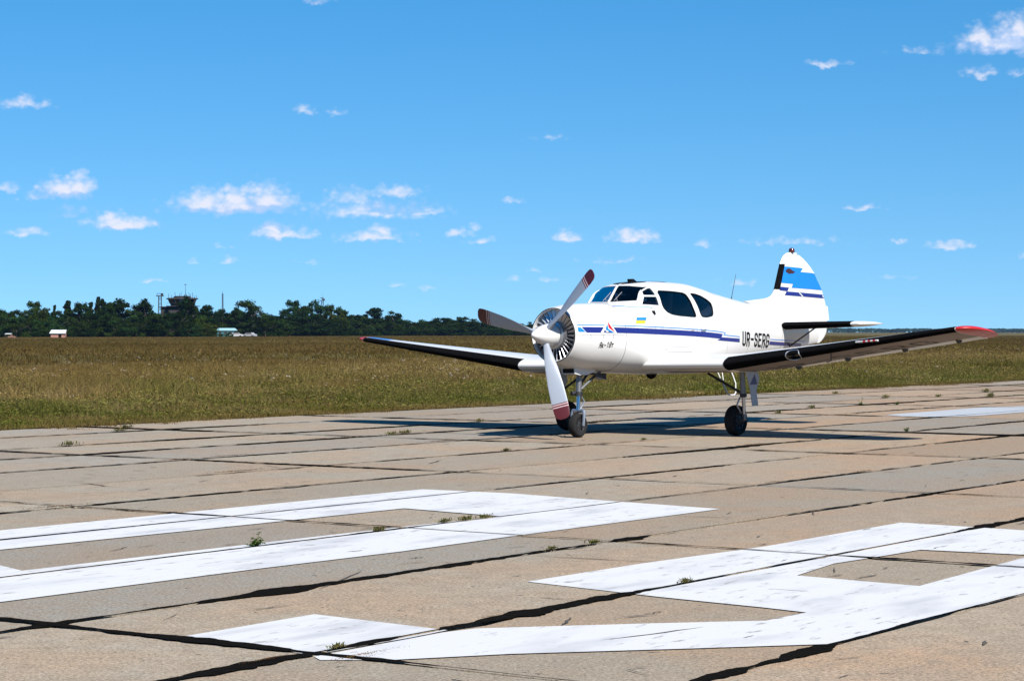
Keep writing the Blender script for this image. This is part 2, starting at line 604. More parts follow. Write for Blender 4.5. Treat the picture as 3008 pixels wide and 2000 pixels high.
# ---- painted number, read off the pavement
PAINT = [
    dict(outer=[(-420, 1600), (1241, 1438), (1500, 1450), (1787, 1472), (2115, 1496), (1500, 1577), (1180, 1621), (750, 1673), (0, 1770), (-420, 1826)],
         hole=[(-260, 1644), (0, 1616), (750, 1540), (1187, 1494), (1474, 1518), (1206, 1546), (750, 1598), (64, 1678), (0, 1662)]),
    dict(outer=[(1548, 1710), (1883, 1657), (2250, 1606), (2647, 1536), (3008, 1559), (3330, 1580), (3330, 1672), (3008, 1750), (2490, 1880), (2430, 1894),
                (2000, 1908), (1500, 1923), (1145, 1941), (940, 1941), (922, 1931), (1300, 1860), (1400, 1848), (1500, 1845), (1914, 1833), (2250, 1825),
                (2370, 1801), (2250, 1787), (1946, 1756), (1867, 1747)],
         hole=[(2704, 1616), (3035, 1632), (2701, 1723), (2341, 1692), (2449, 1657), (2609, 1632)]),
    dict(outer=[(535, 1872), (923, 1806), (1314, 1853), (1200, 1876), (916, 1926)], hole=None),
    dict(outer=[(2601, 1219), (2885, 1197), (3100, 1191), (3100, 1204), (3008, 1211), (2880, 1221), (2790, 1225), (2660, 1224)], hole=None),
]


def in_poly(p, poly):
    c = False
    j = len(poly) - 1
    for i in range(len(poly)):
        a, b = poly[i], poly[j]
        if (a[1] > p[1]) != (b[1] > p[1]) and p[0] < (b[0] - a[0]) * (p[1] - a[1]) / (b[1] - a[1]) + a[0]:
            c = not c
        j = i
    return c


def clip_half(poly, axis, lim, keep_less):
    out = []
    for i in range(len(poly)):
        a, b = poly[i - 1], poly[i]
        ia = a[axis] <= lim if keep_less else a[axis] >= lim
        ib = b[axis] <= lim if keep_less else b[axis] >= lim
        if ia != ib:
            u = (lim - a[axis]) / (b[axis] - a[axis])
            out.append((a[0] + (b[0] - a[0]) * u, a[1] + (b[1] - a[1]) * u))
        if ib:
            out.append(b)
    return out


def triangulate(outer, hole=None):
    pts = [Vector(p) for p in outer]
    edges = [(i, (i + 1) % len(outer)) for i in range(len(outer))]
    if hole:
        n = len(pts)
        pts += [Vector(p) for p in hole]
        edges += [(n + i, n + (i + 1) % len(hole)) for i in range(len(hole))]
    vs, _, fs, *_ = delaunay_2d_cdt(pts, edges, [], 0, 1e-6)
    tris = []
    for f in fs:
        c = sum((vs[i] for i in f), Vector((0, 0))) / len(f)
        if in_poly(c, outer) and not (hole and in_poly(c, hole)):
            tris.append([tuple(vs[i]) for i in f])
    return tris


PAINT_ST = []
for q in PAINT:
    o_ = [xy2st(*px2xy(*p)) for p in q['outer']]
    h_ = [xy2st(*px2xy(*p)) for p in q['hole']] if q['hole'] else None
    PAINT_ST.append((o_, h_))


def painted(s, t):
    return any(in_poly((s, t), o) and not (h and in_poly((s, t), h)) for o, h in PAINT_ST)


def build_paint():
    mk = empty('runway_marking', (*st2xy(15, -12), 0))
    tag(mk, kind='structure')
    ox, oy = st2xy(15, -12)
    for o, h in PAINT_ST:
        mb = MB()
        for tri in triangulate(o, h):
            for (s0, s1, t0, t1) in SLABS:
                p = tri
                for ax, lim, less in ((0, s0 + .004, False), (0, s1 - .004, True), (1, t0 + .004, False), (1, t1 - .004, True)):
                    p = clip_half(p, ax, lim, less)
                    if len(p) < 3:
                        break
                if len(p) >= 3:
                    v = [(st2xy(a, b)[0] - ox, st2xy(a, b)[1] - oy, .0055) for a, b in p]
                    mb.add(v, [tuple(range(len(v)))])
        ob = mesh_obj('painted_bar', mb.v, mb.f, M_PAINT if o is not PAINT_ST[-1][0] else M_PAINT2, mk)
        bm = bmesh.new()
        bm.from_mesh(ob.data)
        for f in bm.faces:
            if f.normal.z < 0:
                f.normal_flip()
        bm.to_mesh(ob.data)
        bm.free()


build_paint()


def fbm(x, y, z=0.0, o=4):
    return mnoise.fractal(Vector((x, y, z)), 1.0, 2.0, o)


WIDE = []                                       # places where the bitumen was poured wide: s, t, half length, extra width
for px_, py_, hl_, ew_ in ((640, 1897, .55, .20), (1090, 1893, .30, .09), (1760, 1780, 1.1, .20), (1500, 1826, .5, .08), (760, 1737, .45, .14), (1910, 1587, .35, .10),
                           (2620, 1634, .35, .10), (2180, 1705, .4, .06), (820, 1960, .5, .14), (1060, 1945, .4, .12), (2950, 1556, .4, .10), (540, 1517, .4, .06), (1100, 1560, .3, .07)):
    WIDE.append((*xy2st(*px2xy(px_, py_)), hl_, ew_))


def build_sealant():
    """poured bitumen along the joints: ragged ribbons of very uneven width"""
    wide_a = {8: .07, 9: .11, 10: .08, 11: .12, 7: .07, 6: .10, 5: .07, 4: .09, 3: .18, 2: .10, 1: .13, 0: .10}
    wide_b = {2: .09, 3: .09, 4: .14, 5: .17, 6: .19, 7: .2}
    lines = []
    for j, t in enumerate(A_LINES):
        lines.append(('s', t, B_LINES[0], B_LINES[-1], wide_a.get(j, .07), j))
    for i, s in enumerate(B_LINES):
        lines.append(('t', s, A_LINES[0], A_LINES[-1], wide_b.get(i, .2), 50 + i))
    for axis, c0, a, b, w0, seed in lines:
        n = int((b - a) / .035)
        L, Rr = [], []
        for k in range(n + 1):
            u = a + (b - a) * k / n
            big = fbm(u * .22, seed * 7.3, 1.0, 3)
            sm = fbm(u * 2.3, seed * 3.1, 5.0, 4)
            w = w0 * max(.14, .55 + .9 * big + .55 * sm + .9 * max(0, big - .25))
            s_, t_ = (u, c0) if axis == 's' else (c0, u)
            if painted(s_, t_ + .06 if axis == 's' else t_) or painted(s_ if axis == 's' else s_ + .06, t_ - .06 if axis == 's' else t_):
                w *= .34
            for ws, wt_, hl, ew in WIDE:
                du = abs((ws if axis == 's' else wt_) - u)
                if du < hl and abs((wt_ if axis == 's' else ws) - c0) < .30 and abs((wt_ if axis == 's' else ws) - c0) < min(abs(q - (ws if axis == 's' else wt_)) for q in (B_LINES if axis == 's' else A_LINES)):
                    w += ew * .55 * (1 - (du / hl) ** 2) * (1 + .5 * sm)
            sh = fbm(u * .5, seed * 1.7, 9.0, 3) * w0 * .35
            jl, jr = fbm(u * 6, seed, 2.0, 6) * .036, fbm(u * 6, seed, 8.0, 6) * .036
            w = max(w, .012) * (1 + .3 * min(max((s_ - 20) / 12, 0), 1))
            L.append((u, c0 + sh - w / 2 + jl * min(1, w / .09)))
            Rr.append((u, c0 + sh + w / 2 + jr * min(1, w / .09)))
        if axis == 's':
            pts = [(*st2xy(p, q), .009) for p, q in L] + [(*st2xy(p, q), .009) for p, q in Rr]
        else:
            pts = [(*st2xy(q, p), .0105) for p, q in L] + [(*st2xy(q, p), .0105) for p, q in Rr]
        m = n + 1
        f = [(k, k + 1, m + k + 1, m + k) for k in range(n)]
        o = mesh_obj('joint_sealant', pts, f, M_BIT, RUNWAY)
        bm = bmesh.new()
        bm.from_mesh(o.data)
        for fc in bm.faces:
            if fc.normal.z < 0:
                fc.normal_flip()
        bm.to_mesh(o.data)
        bm.free()


build_sealant()


def build_scars():
    """spalled pits and short cracks in the slabs: dark flakes lying in the surface"""
    mb = MB()
    r = random.Random(5)
    for k in range(760):
        s = r.uniform(4, 34) if k % 3 else r.uniform(4, 18)
        t = r.uniform(-24, -3)
        if painted(s, t) and r.random() < .75:
            continue
        a = r.uniform(-.5, .5) + (math.pi / 2 if r.random() < .25 else 0)
        ln, wd = r.uniform(.03, .16), r.uniform(.006, .022)
        if r.random() < .08:
            ln, wd = r.uniform(.25, .5), r.uniform(.012, .03)
        n = 7
        up = [(-ln + 2 * ln * i / n, wd * (math.sin(math.pi * i / n) ** .6) * r.uniform(.3, 1) + r.uniform(-.01, .01) * (ln > .2)) for i in range(n + 1)]
        dn = [(x, y - wd * (math.sin(math.pi * i / n) ** .6) * r.uniform(.4, 1.2) - .001) for i, (x, y) in enumerate(up)]
        P = []
        for x, y in up + dn[::-1]:
            P.append((*st2xy(s + x * math.cos(a) - y * math.sin(a), t + x * math.sin(a) + y * math.cos(a)), .0068))
        m = n + 1
        mb.add(P, [(i, i + 1, 2 * m - 2 - i, 2 * m - 1 - i) for i in range(n)])
    o = mesh_obj('spalled_pit', mb.v, mb.f, M_BIT2, RUNWAY)
    tag(o, kind='stuff')
    bm = bmesh.new()
    bm.from_mesh(o.data)
    for fc in bm.faces:
        if fc.normal.z < 0:
            fc.normal_flip()
    bm.to_mesh(o.data)
    bm.free()


build_scars()

# ------------------------------------------------------------------ the field
def attr_mat(name, rough=.8, translucent=.25, gain=1.0):
    """leaf / blade material: colour from the mesh attribute 'Col', drifted per object"""
    m = bpy.data.materials.new(name)
    m.use_nodes = True
    t = m.node_tree
    t.nodes.clear()
    L = t.links.new
    out = N(t, 'ShaderNodeOutputMaterial')
    at = N(t, 'ShaderNodeAttribute', attribute_name='Col')
    oi = N(t, 'ShaderNodeObjectInfo')
    mu = N(t, 'ShaderNodeMix', data_type='RGBA', blend_type='MULTIPLY')
    mu.inputs['Factor'].default_value = 1.0
    L(at.outputs['Color'], mu.inputs['A'])
    L(oi.outputs['Color'], mu.inputs['B'])
    df = N(t, 'ShaderNodeBsdfDiffuse')
    tr = N(t, 'ShaderNodeBsdfTranslucent')
    L(mu.outputs['Result'], df.inputs[0])
    L(mu.outputs['Result'], tr.inputs[0])
    mx = N(t, 'ShaderNodeMixShader')
    mx.inputs[0].default_value = translucent
    L(df.outputs[0], mx.inputs[1])
    L(tr.outputs[0], mx.inputs[2])
    L(mx.outputs[0], out.inputs[0])
    return m


M_GRASS = attr_mat('grass_blades', translucent=.3)


def field_mat():
    m = bpy.data.materials.new('dry_field')
    m.use_nodes = True
    t = m.node_tree
    L = t.links.new
    b = t.nodes['Principled BSDF']
    b.inputs['Roughness'].default_value = .95
    b.inputs['Specular IOR Level'].default_value = .1
    geo = N(t, 'ShaderNodeNewGeometry')

    def noise(sc, det=5, ro=.6):
        n = N(t, 'ShaderNodeTexNoise')
        setin(n, Scale=sc, Detail=det, Roughness=ro)
        L(geo.outputs['Position'], n.inputs['Vector'])
        return n

    def mix(fac, lo, hi, A, B):
        r = N(t, 'ShaderNodeMapRange')
        setin(r, **{'From Min': lo, 'From Max': hi})
        L(fac, r.inputs['Value'])
        x = N(t, 'ShaderNodeMix', data_type='RGBA')
        L(r.outputs[0], x.inputs['Factor'])
        for s, k in ((A, 'A'), (B, 'B')):
            if isinstance(s, tuple):
                x.inputs[k].default_value = (*s, 1)
            else:
                L(s, x.inputs[k])
        return x.outputs['Result']
    n1, n2, n3 = noise(.03), noise(.35), noise(4.0)
    c = mix(n1.outputs['Fac'], .40, .62, (.0746, .0565, .0178), (.0628, .0559, .0152))
    c = mix(n2.outputs['Fac'], .42, .68, c, (.0853, .0612, .0220))
    c = mix(n3.outputs['Fac'], .40, .75, c, (.0427, .0358, .0105))
    L(c, b.inputs['Base Color'])
    bp = N(t, 'ShaderNodeBump')
    setin(bp, Strength=1.0, Distance=.12)
    L(n3.outputs['Fac'], bp.inputs['Height'])
    L(bp.outputs[0], b.inputs['Normal'])
    return m


M_FIELD = field_mat()
gr = mesh_obj('ground', [(-14000, -14000, -.06), (14000, -14000, -.06), (14000, 14000, -.06), (-14000, 14000, -.06)], [(0, 1, 2, 3)], M_FIELD)
tag(gr, kind='structure')

NPR = np.random.RandomState(11)


def vnoise(x, y, f, seed=0):
    """cheap value noise on arrays, 0..1"""
    x, y = x * f + seed * 17.3, y * f + seed * 9.1
    xi, yi = np.floor(x).astype(np.int64), np.floor(y).astype(np.int64)
    fx, fy = x - xi, y - yi
    fx, fy = fx * fx * (3 - 2 * fx), fy * fy * (3 - 2 * fy)

    def h(a, b):
        n = (a * 374761393 + b * 668265263 + seed * 1442695041) & 0x7fffffff
        n = ((n ^ (n >> 13)) * 1274126177) & 0x7fffffff
        return ((n ^ (n >> 16)) & 0xffff) / 65535.0
    return (h(xi, yi) * (1 - fx) + h(xi + 1, yi) * fx) * (1 - fy) + (h(xi, yi + 1) * (1 - fx) + h(xi + 1, yi + 1) * fx) * fy


def blades_mesh(name, cx, cy, height, width, nbl, col, lean=.35, spread=.1, mat=None):
    """one tri per blade: base pair + tip; every blade its own lean, colour darkening to nothing but noise"""
    n = len(cx)
    k = nbl
    X, Y = np.repeat(cx, k), np.repeat(cy, k)
    H = np.repeat(height, k) * NPR.uniform(.45, 1.15, n * k)
    Wd = np.repeat(width, k) * NPR.uniform(.6, 1.3, n * k)
    C = np.repeat(col, k, axis=0) * NPR.uniform(.72, 1.25, (n * k, 1))
    X = X + NPR.normal(0, 1, n * k) * np.repeat(spread * np.ones(n), k)
    Y = Y + NPR.normal(0, 1, n * k) * np.repeat(spread * np.ones(n), k)
    a = NPR.uniform(0, 2 * np.pi, n * k)
    b = NPR.uniform(0, 2 * np.pi, n * k)
    ln = np.abs(NPR.normal(0, lean, n * k)) * H
    V = np.zeros((n * k, 3, 3), np.float32)
    dx, dy = np.cos(a) * Wd / 2, np.sin(a) * Wd / 2
    V[:, 0] = np.stack([X - dx, Y - dy, np.full(n * k, -.05)], 1)
    V[:, 1] = np.stack([X + dx, Y + dy, np.full(n * k, -.05)], 1)
    V[:, 2] = np.stack([X + np.cos(b) * ln, Y + np.sin(b) * ln, H], 1)
    m = n * k
    me = bpy.data.meshes.new(name)
    me.vertices.add(m * 3)
    me.vertices.foreach_set('co', V.reshape(-1))
    me.loops.add(m * 3)
    me.loops.foreach_set('vertex_index', np.arange(m * 3, dtype=np.int32))
    me.polygons.add(m)
    me.polygons.foreach_set('loop_start', np.arange(0, m * 3, 3, dtype=np.int32))
    at = me.color_attributes.new('Col', 'FLOAT_COLOR', 'POINT')
    cc = np.ones((m * 3, 4), np.float32)
    cc[:, :3] = np.repeat(C, 3, axis=0)
    at.data.foreach_set('color', cc.reshape(-1))
    me.update()
    me.materials.append(mat or M_GRASS)
    o = link(bpy.data.objects.new(name, me))
    tag(o, kind='stuff')
    return o


def in_view(x, y, margin=1.12):
    return (y > 5) & (np.abs(x) < (y * .235 * margin + 2.0))


def st_arrays(n, s0, s1, d0, d1, power=1.0):
    s = NPR.uniform(s0, s1, n)
    d = d0 + (d1 - d0) * NPR.uniform(0, 1, n) ** power
    t = -25.75 - d
    x, y = s * SA + t * CA, s * CA - t * SA
    k = in_view(x, y)
    return s[k], d[k], x[k], y[k]


GREEN, OLIVE, TAN, BROWN, PALE = (np.array(c) for c in ((.046, .066, .010), (.092, .070, .019), (.172, .120, .050), (.086, .053, .020), (.26, .21, .12)))


def pick(w, cols):
    w = np.clip(w, 0, None)
    w = w / w.sum(1, keepdims=True)
    return w @ np.stack(cols)


def leaf_clumps(name, cx, cy, height, col, k=13):
    n = len(cx) * k
    X, Y = np.repeat(cx, k) + NPR.normal(0, .10, n), np.repeat(cy, k) + NPR.normal(0, .10, n)
    H = np.repeat(height, k)
    Z = H * NPR.uniform(.15, 1.0, n)
    C = np.repeat(col, k, axis=0) * NPR.uniform(.55, 1.5, (n, 1))
    u = NPR.normal(0, 1, (n, 3))
    u[:, 2] *= .5
    u /= np.linalg.norm(u, axis=1, keepdims=True)
    w = np.cross(u, NPR.normal(0, 1, (n, 3)))
    w /= np.linalg.norm(w, axis=1, keepdims=True)
    L = NPR.uniform(.014, .042, (n, 1))
    P = np.stack([X, Y, Z], 1)
    V = np.stack([P - u * L, P + w * L * .3, P + u * L, P - w * L * .3], 1).reshape(-1, 3)
    V[:, 2] = np.maximum(V[:, 2], .0)
    me = bpy.data.meshes.new(name)
    me.vertices.add(n * 4)
    me.vertices.foreach_set('co', V.astype(np.float32).reshape(-1))
    me.loops.add(n * 4)
    me.loops.foreach_set('vertex_index', np.arange(n * 4, dtype=np.int32))
    me.polygons.add(n)
    me.polygons.foreach_set('loop_start', np.arange(0, n * 4, 4, dtype=np.int32))
    at = me.color_attributes.new('Col', 'FLOAT_COLOR', 'POINT')
    cc = np.ones((n * 4, 4), np.float32)
    cc[:, :3] = np.repeat(C, 4, axis=0)
    at.data.foreach_set('color', cc.reshape(-1))
    me.update()
    me.materials.append(M_GRASS)
    tag(link(bpy.data.objects.new(name, me)), kind='stuff')


def build_field():
    # 1. ragged low fringe at the pavement edge
    s, d, x, y = st_arrays(60000, -20, 110, -.8, 7.0, 1.15)
    e = vnoise(x, y, 1.6, 3) * .9 + vnoise(x, y, .35, 4) * 1.3
    k = d > e - 1.1
    s, d, x, y = s[k], d[k], x[k], y[k]
    g = vnoise(x, y, .45, 1)
    dn = np.clip(d / 5, 0, 1)
    h = (.04 + .15 * dn * (.4 + vnoise(x, y, .8, 2))) * (1 + .6 * (g > .6))
    first = np.clip(1 - d / .9, 0, 1)
    col = pick(np.stack([1.5 * (g > .42) * (1 - first) + .35, .6 + 0 * g, .75 * (vnoise(x, y, 1.3, 5) > .5), .3 + 1.6 * first, .22 * (vnoise(x, y, 2.0, 6) > .62)], 1), [GREEN, OLIVE, TAN, BROWN, PALE])
    blades_mesh('low_grass', x, y, h, np.full(len(x), .022), 9, col, 1.1, .08)
    # broad-leaved weeds in clumps through the verge
    s, d, x, y = st_arrays(40000, -25, 150, .8, 26.0, 1.15)
    g, q, b = vnoise(x, y, .33, 31), vnoise(x, y, 1.1, 34), vnoise(x, y, .16, 35)
    near = np.clip(1 - (d - 6) / 22, 0, 1)
    col = pick(np.stack([(2.8 * (g > .42) + .4) * (.05 + near ** 1.5), .8 + 0 * g, 1.2 * (q > .55) + .9 * (b > .55), .4 + .6 * (b < .4), .5 * (q > .68)], 1), [GREEN * 1.2, OLIVE, TAN, BROWN, PALE])
    col = col * (.85 + .7 * vnoise(x, y, .2, 44))[:, None]
    band = np.clip(1 - np.abs(d - 15) / 8, 0, 1) * (b > .35)
    col = col * (1 - .55 * band[:, None]) + .55 * band[:, None] * TAN * .95
    leaf_clumps('leafy_weeds', x, y, (.07 + .62 * vnoise(x, y, .38, 32) ** 1.7) * np.clip(d / 4, .22, 1), col)
    # 2. taller weeds, mixed green and straw
    s, d, x, y = st_arrays(52000, -25, 150, 2.0, 46.0, 1.25)
    g, q = vnoise(x, y, .28, 7), vnoise(x, y, .7, 8)
    rise = np.clip((d - 2) / 5, .12, 1)
    h = rise * (.10 + .36 * vnoise(x, y, .4, 9) ** 1.5 * np.clip(1.25 - d / 60, .4, 1))
    near = np.clip(1 - (d - 4) / 24, 0, 1)
    col = pick(np.stack([(1.25 * (g > .5) + .12) * (.05 + near), .9 + 0 * g, .9 * (q > .52) + .2, .55 + .9 * (1 - near) * (g < .5), .22 * (q > .68)], 1), [GREEN, OLIVE, TAN, BROWN, PALE])
    blades_mesh('tall_grass', x, y, h, .010 + .0003 * y, 14, col * (.8 + .4 * vnoise(x, y, .12, 40))[:, None], 1.3, .18)
    # 3. dry stalks with pale seed heads
    s, d, x, y = st_arrays(9000, -25, 130, 2.0, 34.0, 1.3)
    k = vnoise(x, y, .22, 12) > .5
    x, y, d = x[k], y[k], d[k]
    col = pick(np.stack([.1 + 0 * x, .2 + 0 * x, 1.0 + 0 * x, .2 + 0 * x, .9 + 0 * x], 1), [GREEN, OLIVE, TAN, BROWN, PALE])
    blades_mesh('straw', x, y, .20 + .30 * vnoise(x, y, .6, 13), np.full(len(x), .008), 5, col, .45, .12)
    # flower heads: small pale umbels above the weeds
    s, d, x, y = st_arrays(2600, -25, 150, 4.0, 48.0, 1.3)
    k = vnoise(x, y, .3, 15) > .55
    x, y, d = x[k], y[k], d[k]
    n = len(x)
    hh = .28 + .32 * NPR.uniform(0, 1, n)
    V, Cc = [], []
    for _ in range(5):
        ox, oy, oz = NPR.normal(0, .035, n), NPR.normal(0, .035, n), NPR.normal(0, .02, n)
        r = NPR.uniform(.016, .036, n) * 1.0
        a = NPR.uniform(0, 6.28, n)
        for j in range(3):
            V.append(np.stack([x + ox + r * np.cos(a + j * 2.1), y + oy + r * np.sin(a + j * 2.1) * .6, hh + oz + r * .5 * np.sin(a * 3 + j * 2.1)], 1))
    V = np.stack(V, 1).reshape(-1, 3)
    m = len(V) // 3
    fl = mesh_obj('wild_flowers', [], [], M_GRASS)
    me = fl.data
    me.vertices.add(m * 3)
    me.vertices.foreach_set('co', V.astype(np.float32).reshape(-1))
    me.loops.add(m * 3)
    me.loops.foreach_set('vertex_index', np.arange(m * 3, dtype=np.int32))
    me.polygons.add(m)
    me.polygons.foreach_set('loop_start', np.arange(0, m * 3, 3, dtype=np.int32))
    at = me.color_attributes.new('Col', 'FLOAT_COLOR', 'POINT')
    pal = np.array([(.26, .22, .17), (.21, .16, .11), (.29, .26, .24), (.27, .19, .03), (.13, .08, .045)])
    cc = np.ones((m * 3, 4), np.float32)
    cc[:, :3] = np.repeat(pal[NPR.choice(5, n, p=[.34, .28, .14, .10, .14])], 15, axis=0)
    at.data.foreach_set('color', cc.reshape(-1))
    me.update()
    tag(fl, kind='stuff')
    # 4. the open field out to the trees
    s, d, x, y = st_arrays(90000, -260, 620, 38, 170.0, 1.0)
    g = vnoise(x, y, .06, 20)
    q = vnoise(x, y, .3, 21)
    col = pick(np.stack([.35 * (g > .55) + .18 * (q > .6), 1.0 + 0 * g, .40 * (q > .45) + .15, 1.1 - .4 * g, .05 * (q > .7)], 1), [GREEN, OLIVE, TAN, BROWN, PALE])
    blades_mesh('field_grass', x, y, .11 + .12 * q, .016 + .0004 * y, 8, col * (.60 + .35 * vnoise(x, y, .05, 41))[:, None], 1.3, .3)
    n = 70000
    y = 170 + 620 * NPR.uniform(0, 1, n) ** .8
    x = NPR.uniform(-.27, .27, n) * y
    g, q = vnoise(x, y, .02, 22), vnoise(x, y, .1, 23)
    col = pick(np.stack([.3 * (g > .55) + .12 * (q > .6), 1.0 + 0 * g, .42 * (q > .45) + .2, 1.15 - .4 * g, .02 * (q > .7)], 1), [GREEN, OLIVE, TAN, BROWN, PALE])
    blades_mesh('far_field_grass', x, y, .14 + .12 * q, .05 + .0006 * y, 6, col * (.58 + .3 * vnoise(x, y, .015, 42))[:, None], 1.4, .7)


build_field()


# ---- weeds rooted in the pavement joints, each a plant of its own
M_LEAF = attr_mat('weed_leaves', translucent=.25)


def weed(kind, px, py, size, label, seed, group=None):
    r = random.Random(seed)
    x, y = px2xy(px, py)
    if kind == 'tuft':
        size *= .62
    # rooted in the nearest joint line
    s_, t_ = xy2st(x, y)
    ja = min(A_LINES, key=lambda q: abs(q - t_))
    jb = min(B_LINES, key=lambda q: abs(q - s_))
    if abs(ja - t_) <= abs(jb - s_) * 1.5:
        t_ = ja + r.uniform(-.02, .02)
    else:
        s_ = jb + r.uniform(-.02, .02)
    x, y = st2xy(s_, t_)
    mb_v, mb_f, cols = [], [], []

    def leaf(p, d, ln, w, c, droop=.3):
        d = d.normalized()
        sd = d.cross(Vector((0, 0, 1)))
        if sd.length < .1:
            sd = Vector((1, 0, 0))
        sd = sd.normalized() * w
        mid = p + d * ln * .5 + Vector((0, 0, .06 * ln))
        tip = p + d * ln - Vector((0, 0, droop * ln))
        n = len(mb_v)
        mb_v.extend([p, mid + sd, tip, mid - sd])
        mb_f.append((n, n + 1, n + 2, n + 3))
        cols.extend([c] * 4)
    if kind == 'bush':
        for k in range(15):
            a, el = r.uniform(0, 6.28), r.uniform(.15, 1.25)
            hgt = size * r.uniform(.3, .85) * (1.6 if k == 0 else .7)
            d = Vector((math.cos(a) * math.cos(el), math.sin(a) * math.cos(el), math.sin(el))) if k else Vector((.25, 0, 1)).normalized()
            n = len(mb_v)
            p0, p1 = Vector((0, 0, 0)), d * hgt
            w = Vector((.004, .002, 0))
            mb_v.extend([p0 - w, p0 + w, p1 + w * .4, p1 - w * .4])
            mb_f.append((n, n + 1, n + 2, n + 3))
            cols.extend([(.09, .10, .03)] * 4)
            for j in range(13):
                u = r.uniform(.1, 1)
                a2 = r.uniform(0, 6.28)
                g = r.uniform(.5, 1.1)
                leaf(p1 * u, Vector((math.cos(a2), math.sin(a2), r.uniform(-.1, .6))), size * r.uniform(.10, .22), size * r.uniform(.035, .06), (.065 * g, .12 * g, .02 * g))
    elif kind == 'tuft':
        for k in range(110):
            a = r.uniform(0, 6.28)
            d = Vector((math.cos(a) * r.uniform(.2, 1.0), math.sin(a) * r.uniform(.2, 1.0), r.uniform(.3, 1.2)))
            g = r.uniform(.5, 1.05)
            c = (.085 * g, .10 * g, .026 * g) if r.random() < .55 else (.18 * g, .14 * g, .065 * g)
            o = Vector((SA * 1.0, CA * 1.0, 0)) * r.gauss(0, size * .5) + Vector((r.gauss(0, size * .1), r.gauss(0, size * .1), 0))
            leaf(o, d, size * r.uniform(.25, .8), size * .02 + .0025, c, .25)
    else:                                       # dead brown moss and litter lying along the joint
        for k in range(240):
            a = r.uniform(0, 6.28)
            d = Vector((math.cos(a), math.sin(a), r.uniform(.05, .6)))
            g = r.uniform(.5, 1.3)
            u = r.gauss(0, size * .7)
            o = Vector((SA * u, CA * u, .012)) + Vector((r.gauss(0, size * .08), r.gauss(0, size * .08), 0))
            leaf(o, d, size * r.uniform(.03, .10), size * .012, (.105 * g, .045 * g, .02 * g) if r.random() < .75 else (.12 * g, .10 * g, .04 * g), .4)
    name = {'bush': 'weed', 'tuft': 'grass_tuft', 'moss': 'dead_moss'}[kind]
    o = mesh_obj(name, mb_v, mb_f, M_LEAF)
    at = o.data.color_attributes.new('Col', 'FLOAT_COLOR', 'POINT')
    for i, c in enumerate(cols):
        at.data[i].color = (*c, 1)
    o.location = (x, y, .010)
    cat = {'bush': 'weed', 'tuft': 'grass tuft', 'moss': 'dead moss'}[kind]
    if kind == 'moss':
        tag(o, kind='stuff')
    else:
        tag(o, label, cat, group)
    return o


weed('bush', 722, 1603, .14, 'leafy green weed growing from a joint beside the long white painted bar', 1)
weed('bush', 2668, 1269, .13, 'green weed at the tip of the wing shadow on the pavement', 2)
weed('bush', 2600, 1192, .16, 'small bushy weed beyond the pale painted patch, wider of the two', 3)
weed('bush', 2622, 1191, .14, 'small round weed beyond the pale painted patch, narrower of the two', 4)
for k, (px, py, sz) in enumerate([(1098, 1562, .14), (1300, 1537, .13), (1348, 1531, .15), (1392, 1523, .14), (1712, 1598, .12), (1624, 1618, .10), (2078, 1721, .11), (1020, 1912, .09)]):
    weed('tuft', px, py, sz, 'short wispy grass tuft in a joint next to white runway paint', 20 + k, 'grass tufts by the painted number')
for k, (px, py, sz) in enumerate([(1455, 1325, .14), (1195, 1276, .24), (1130, 1278, .20), (1420, 1240, .2), (2510, 1168, .30), (2770, 1150, .32), (2985, 1168, .36), (2583, 1160, .25), (2305, 1198, .25), (1580, 1268, .16), (310, 1262, .22), (430, 1272, .2), (205, 1311, .26), (2735, 1168, .25), (1825, 1292, .12), (2312, 1214, .2)]):
    weed('tuft', px, py, sz, 'scruffy dry grass tuft in a bare concrete joint', 50 + k, 'grass tufts scattered in the runway joints')
for k, (px, py, sz) in enumerate([(700, 1388, .30), (710, 1344, .26), (105, 1490, .26), (505, 1353, .24), (605, 1497, .13), (1335, 1299, .22), (1185, 1296, .25), (2150, 1307, .28), (1012, 1945, .16), (805, 1952, .10), (1505, 1826, .08), (2290, 1421, .14), (1840, 1240, .3), (2700, 1396, .18), (1080, 1288, .24), (890, 1290, .2)]):
    weed('moss', px, py, sz, 'rust-brown dead moss lying along a concrete joint', 90 + k, 'patches of dead moss in the joints')

# ------------------------------------------------------------------ the aircraft
M_WHITE = grain(principled('white_gloss_paint', (.45, .45, .447), .32, coat=.3), .03, 2.2, (.36, .355, .335), rough_var=.08)
M_BELLY = M_WHITE
M_BOOT = grain(principled('black_rubber_boot', (.0035, .0035, .0042), .9, spec=0.0), .1, 30.0, (.006, .006, .006))
M_NAVY = principled('navy_paint', (.005, .010, .11), .4, coat=.15)
M_CYAN = principled('light_blue_paint', (.004, .125, .44), .4, coat=.15)
M_YEL = principled('yellow_paint', (.42, .28, .006), .5)
M_REDP = grain(principled('red_paint', (.34, .006, .008), .4, coat=.2), .08, 9.0)
M_MAROON = principled('dark_red_paint', (.055, .003, .005), .45)
M_EMBLEM = principled('dark_emblem_paint', (.022, .004, .005), .6)
M_PINK = principled('pale_stripe_paint', (.38, .27, .28), .45)
M_BLACKP = principled('black_paint', (.003, .003, .0035), .6, spec=.12)
M_GREY = grain(principled('grey_metal', (.16, .16, .17), .45, .7), .1, 25.0)
M_DGREY = grain(principled('dark_metal', (.025, .025, .028), .5, .5), .1, 25.0)
M_ALU = grain(principled('bare_aluminium', (.42, .43, .46), .36, .9), .06, 14.0)
M_BLADE = grain(principled('grey_blade_paint', (.22, .245, .29), .4, .1, coat=.1), .04, 9.0, (.19, .21, .24))
M_CHROME = principled('chrome', (.35, .37, .42), .15, 1.0)
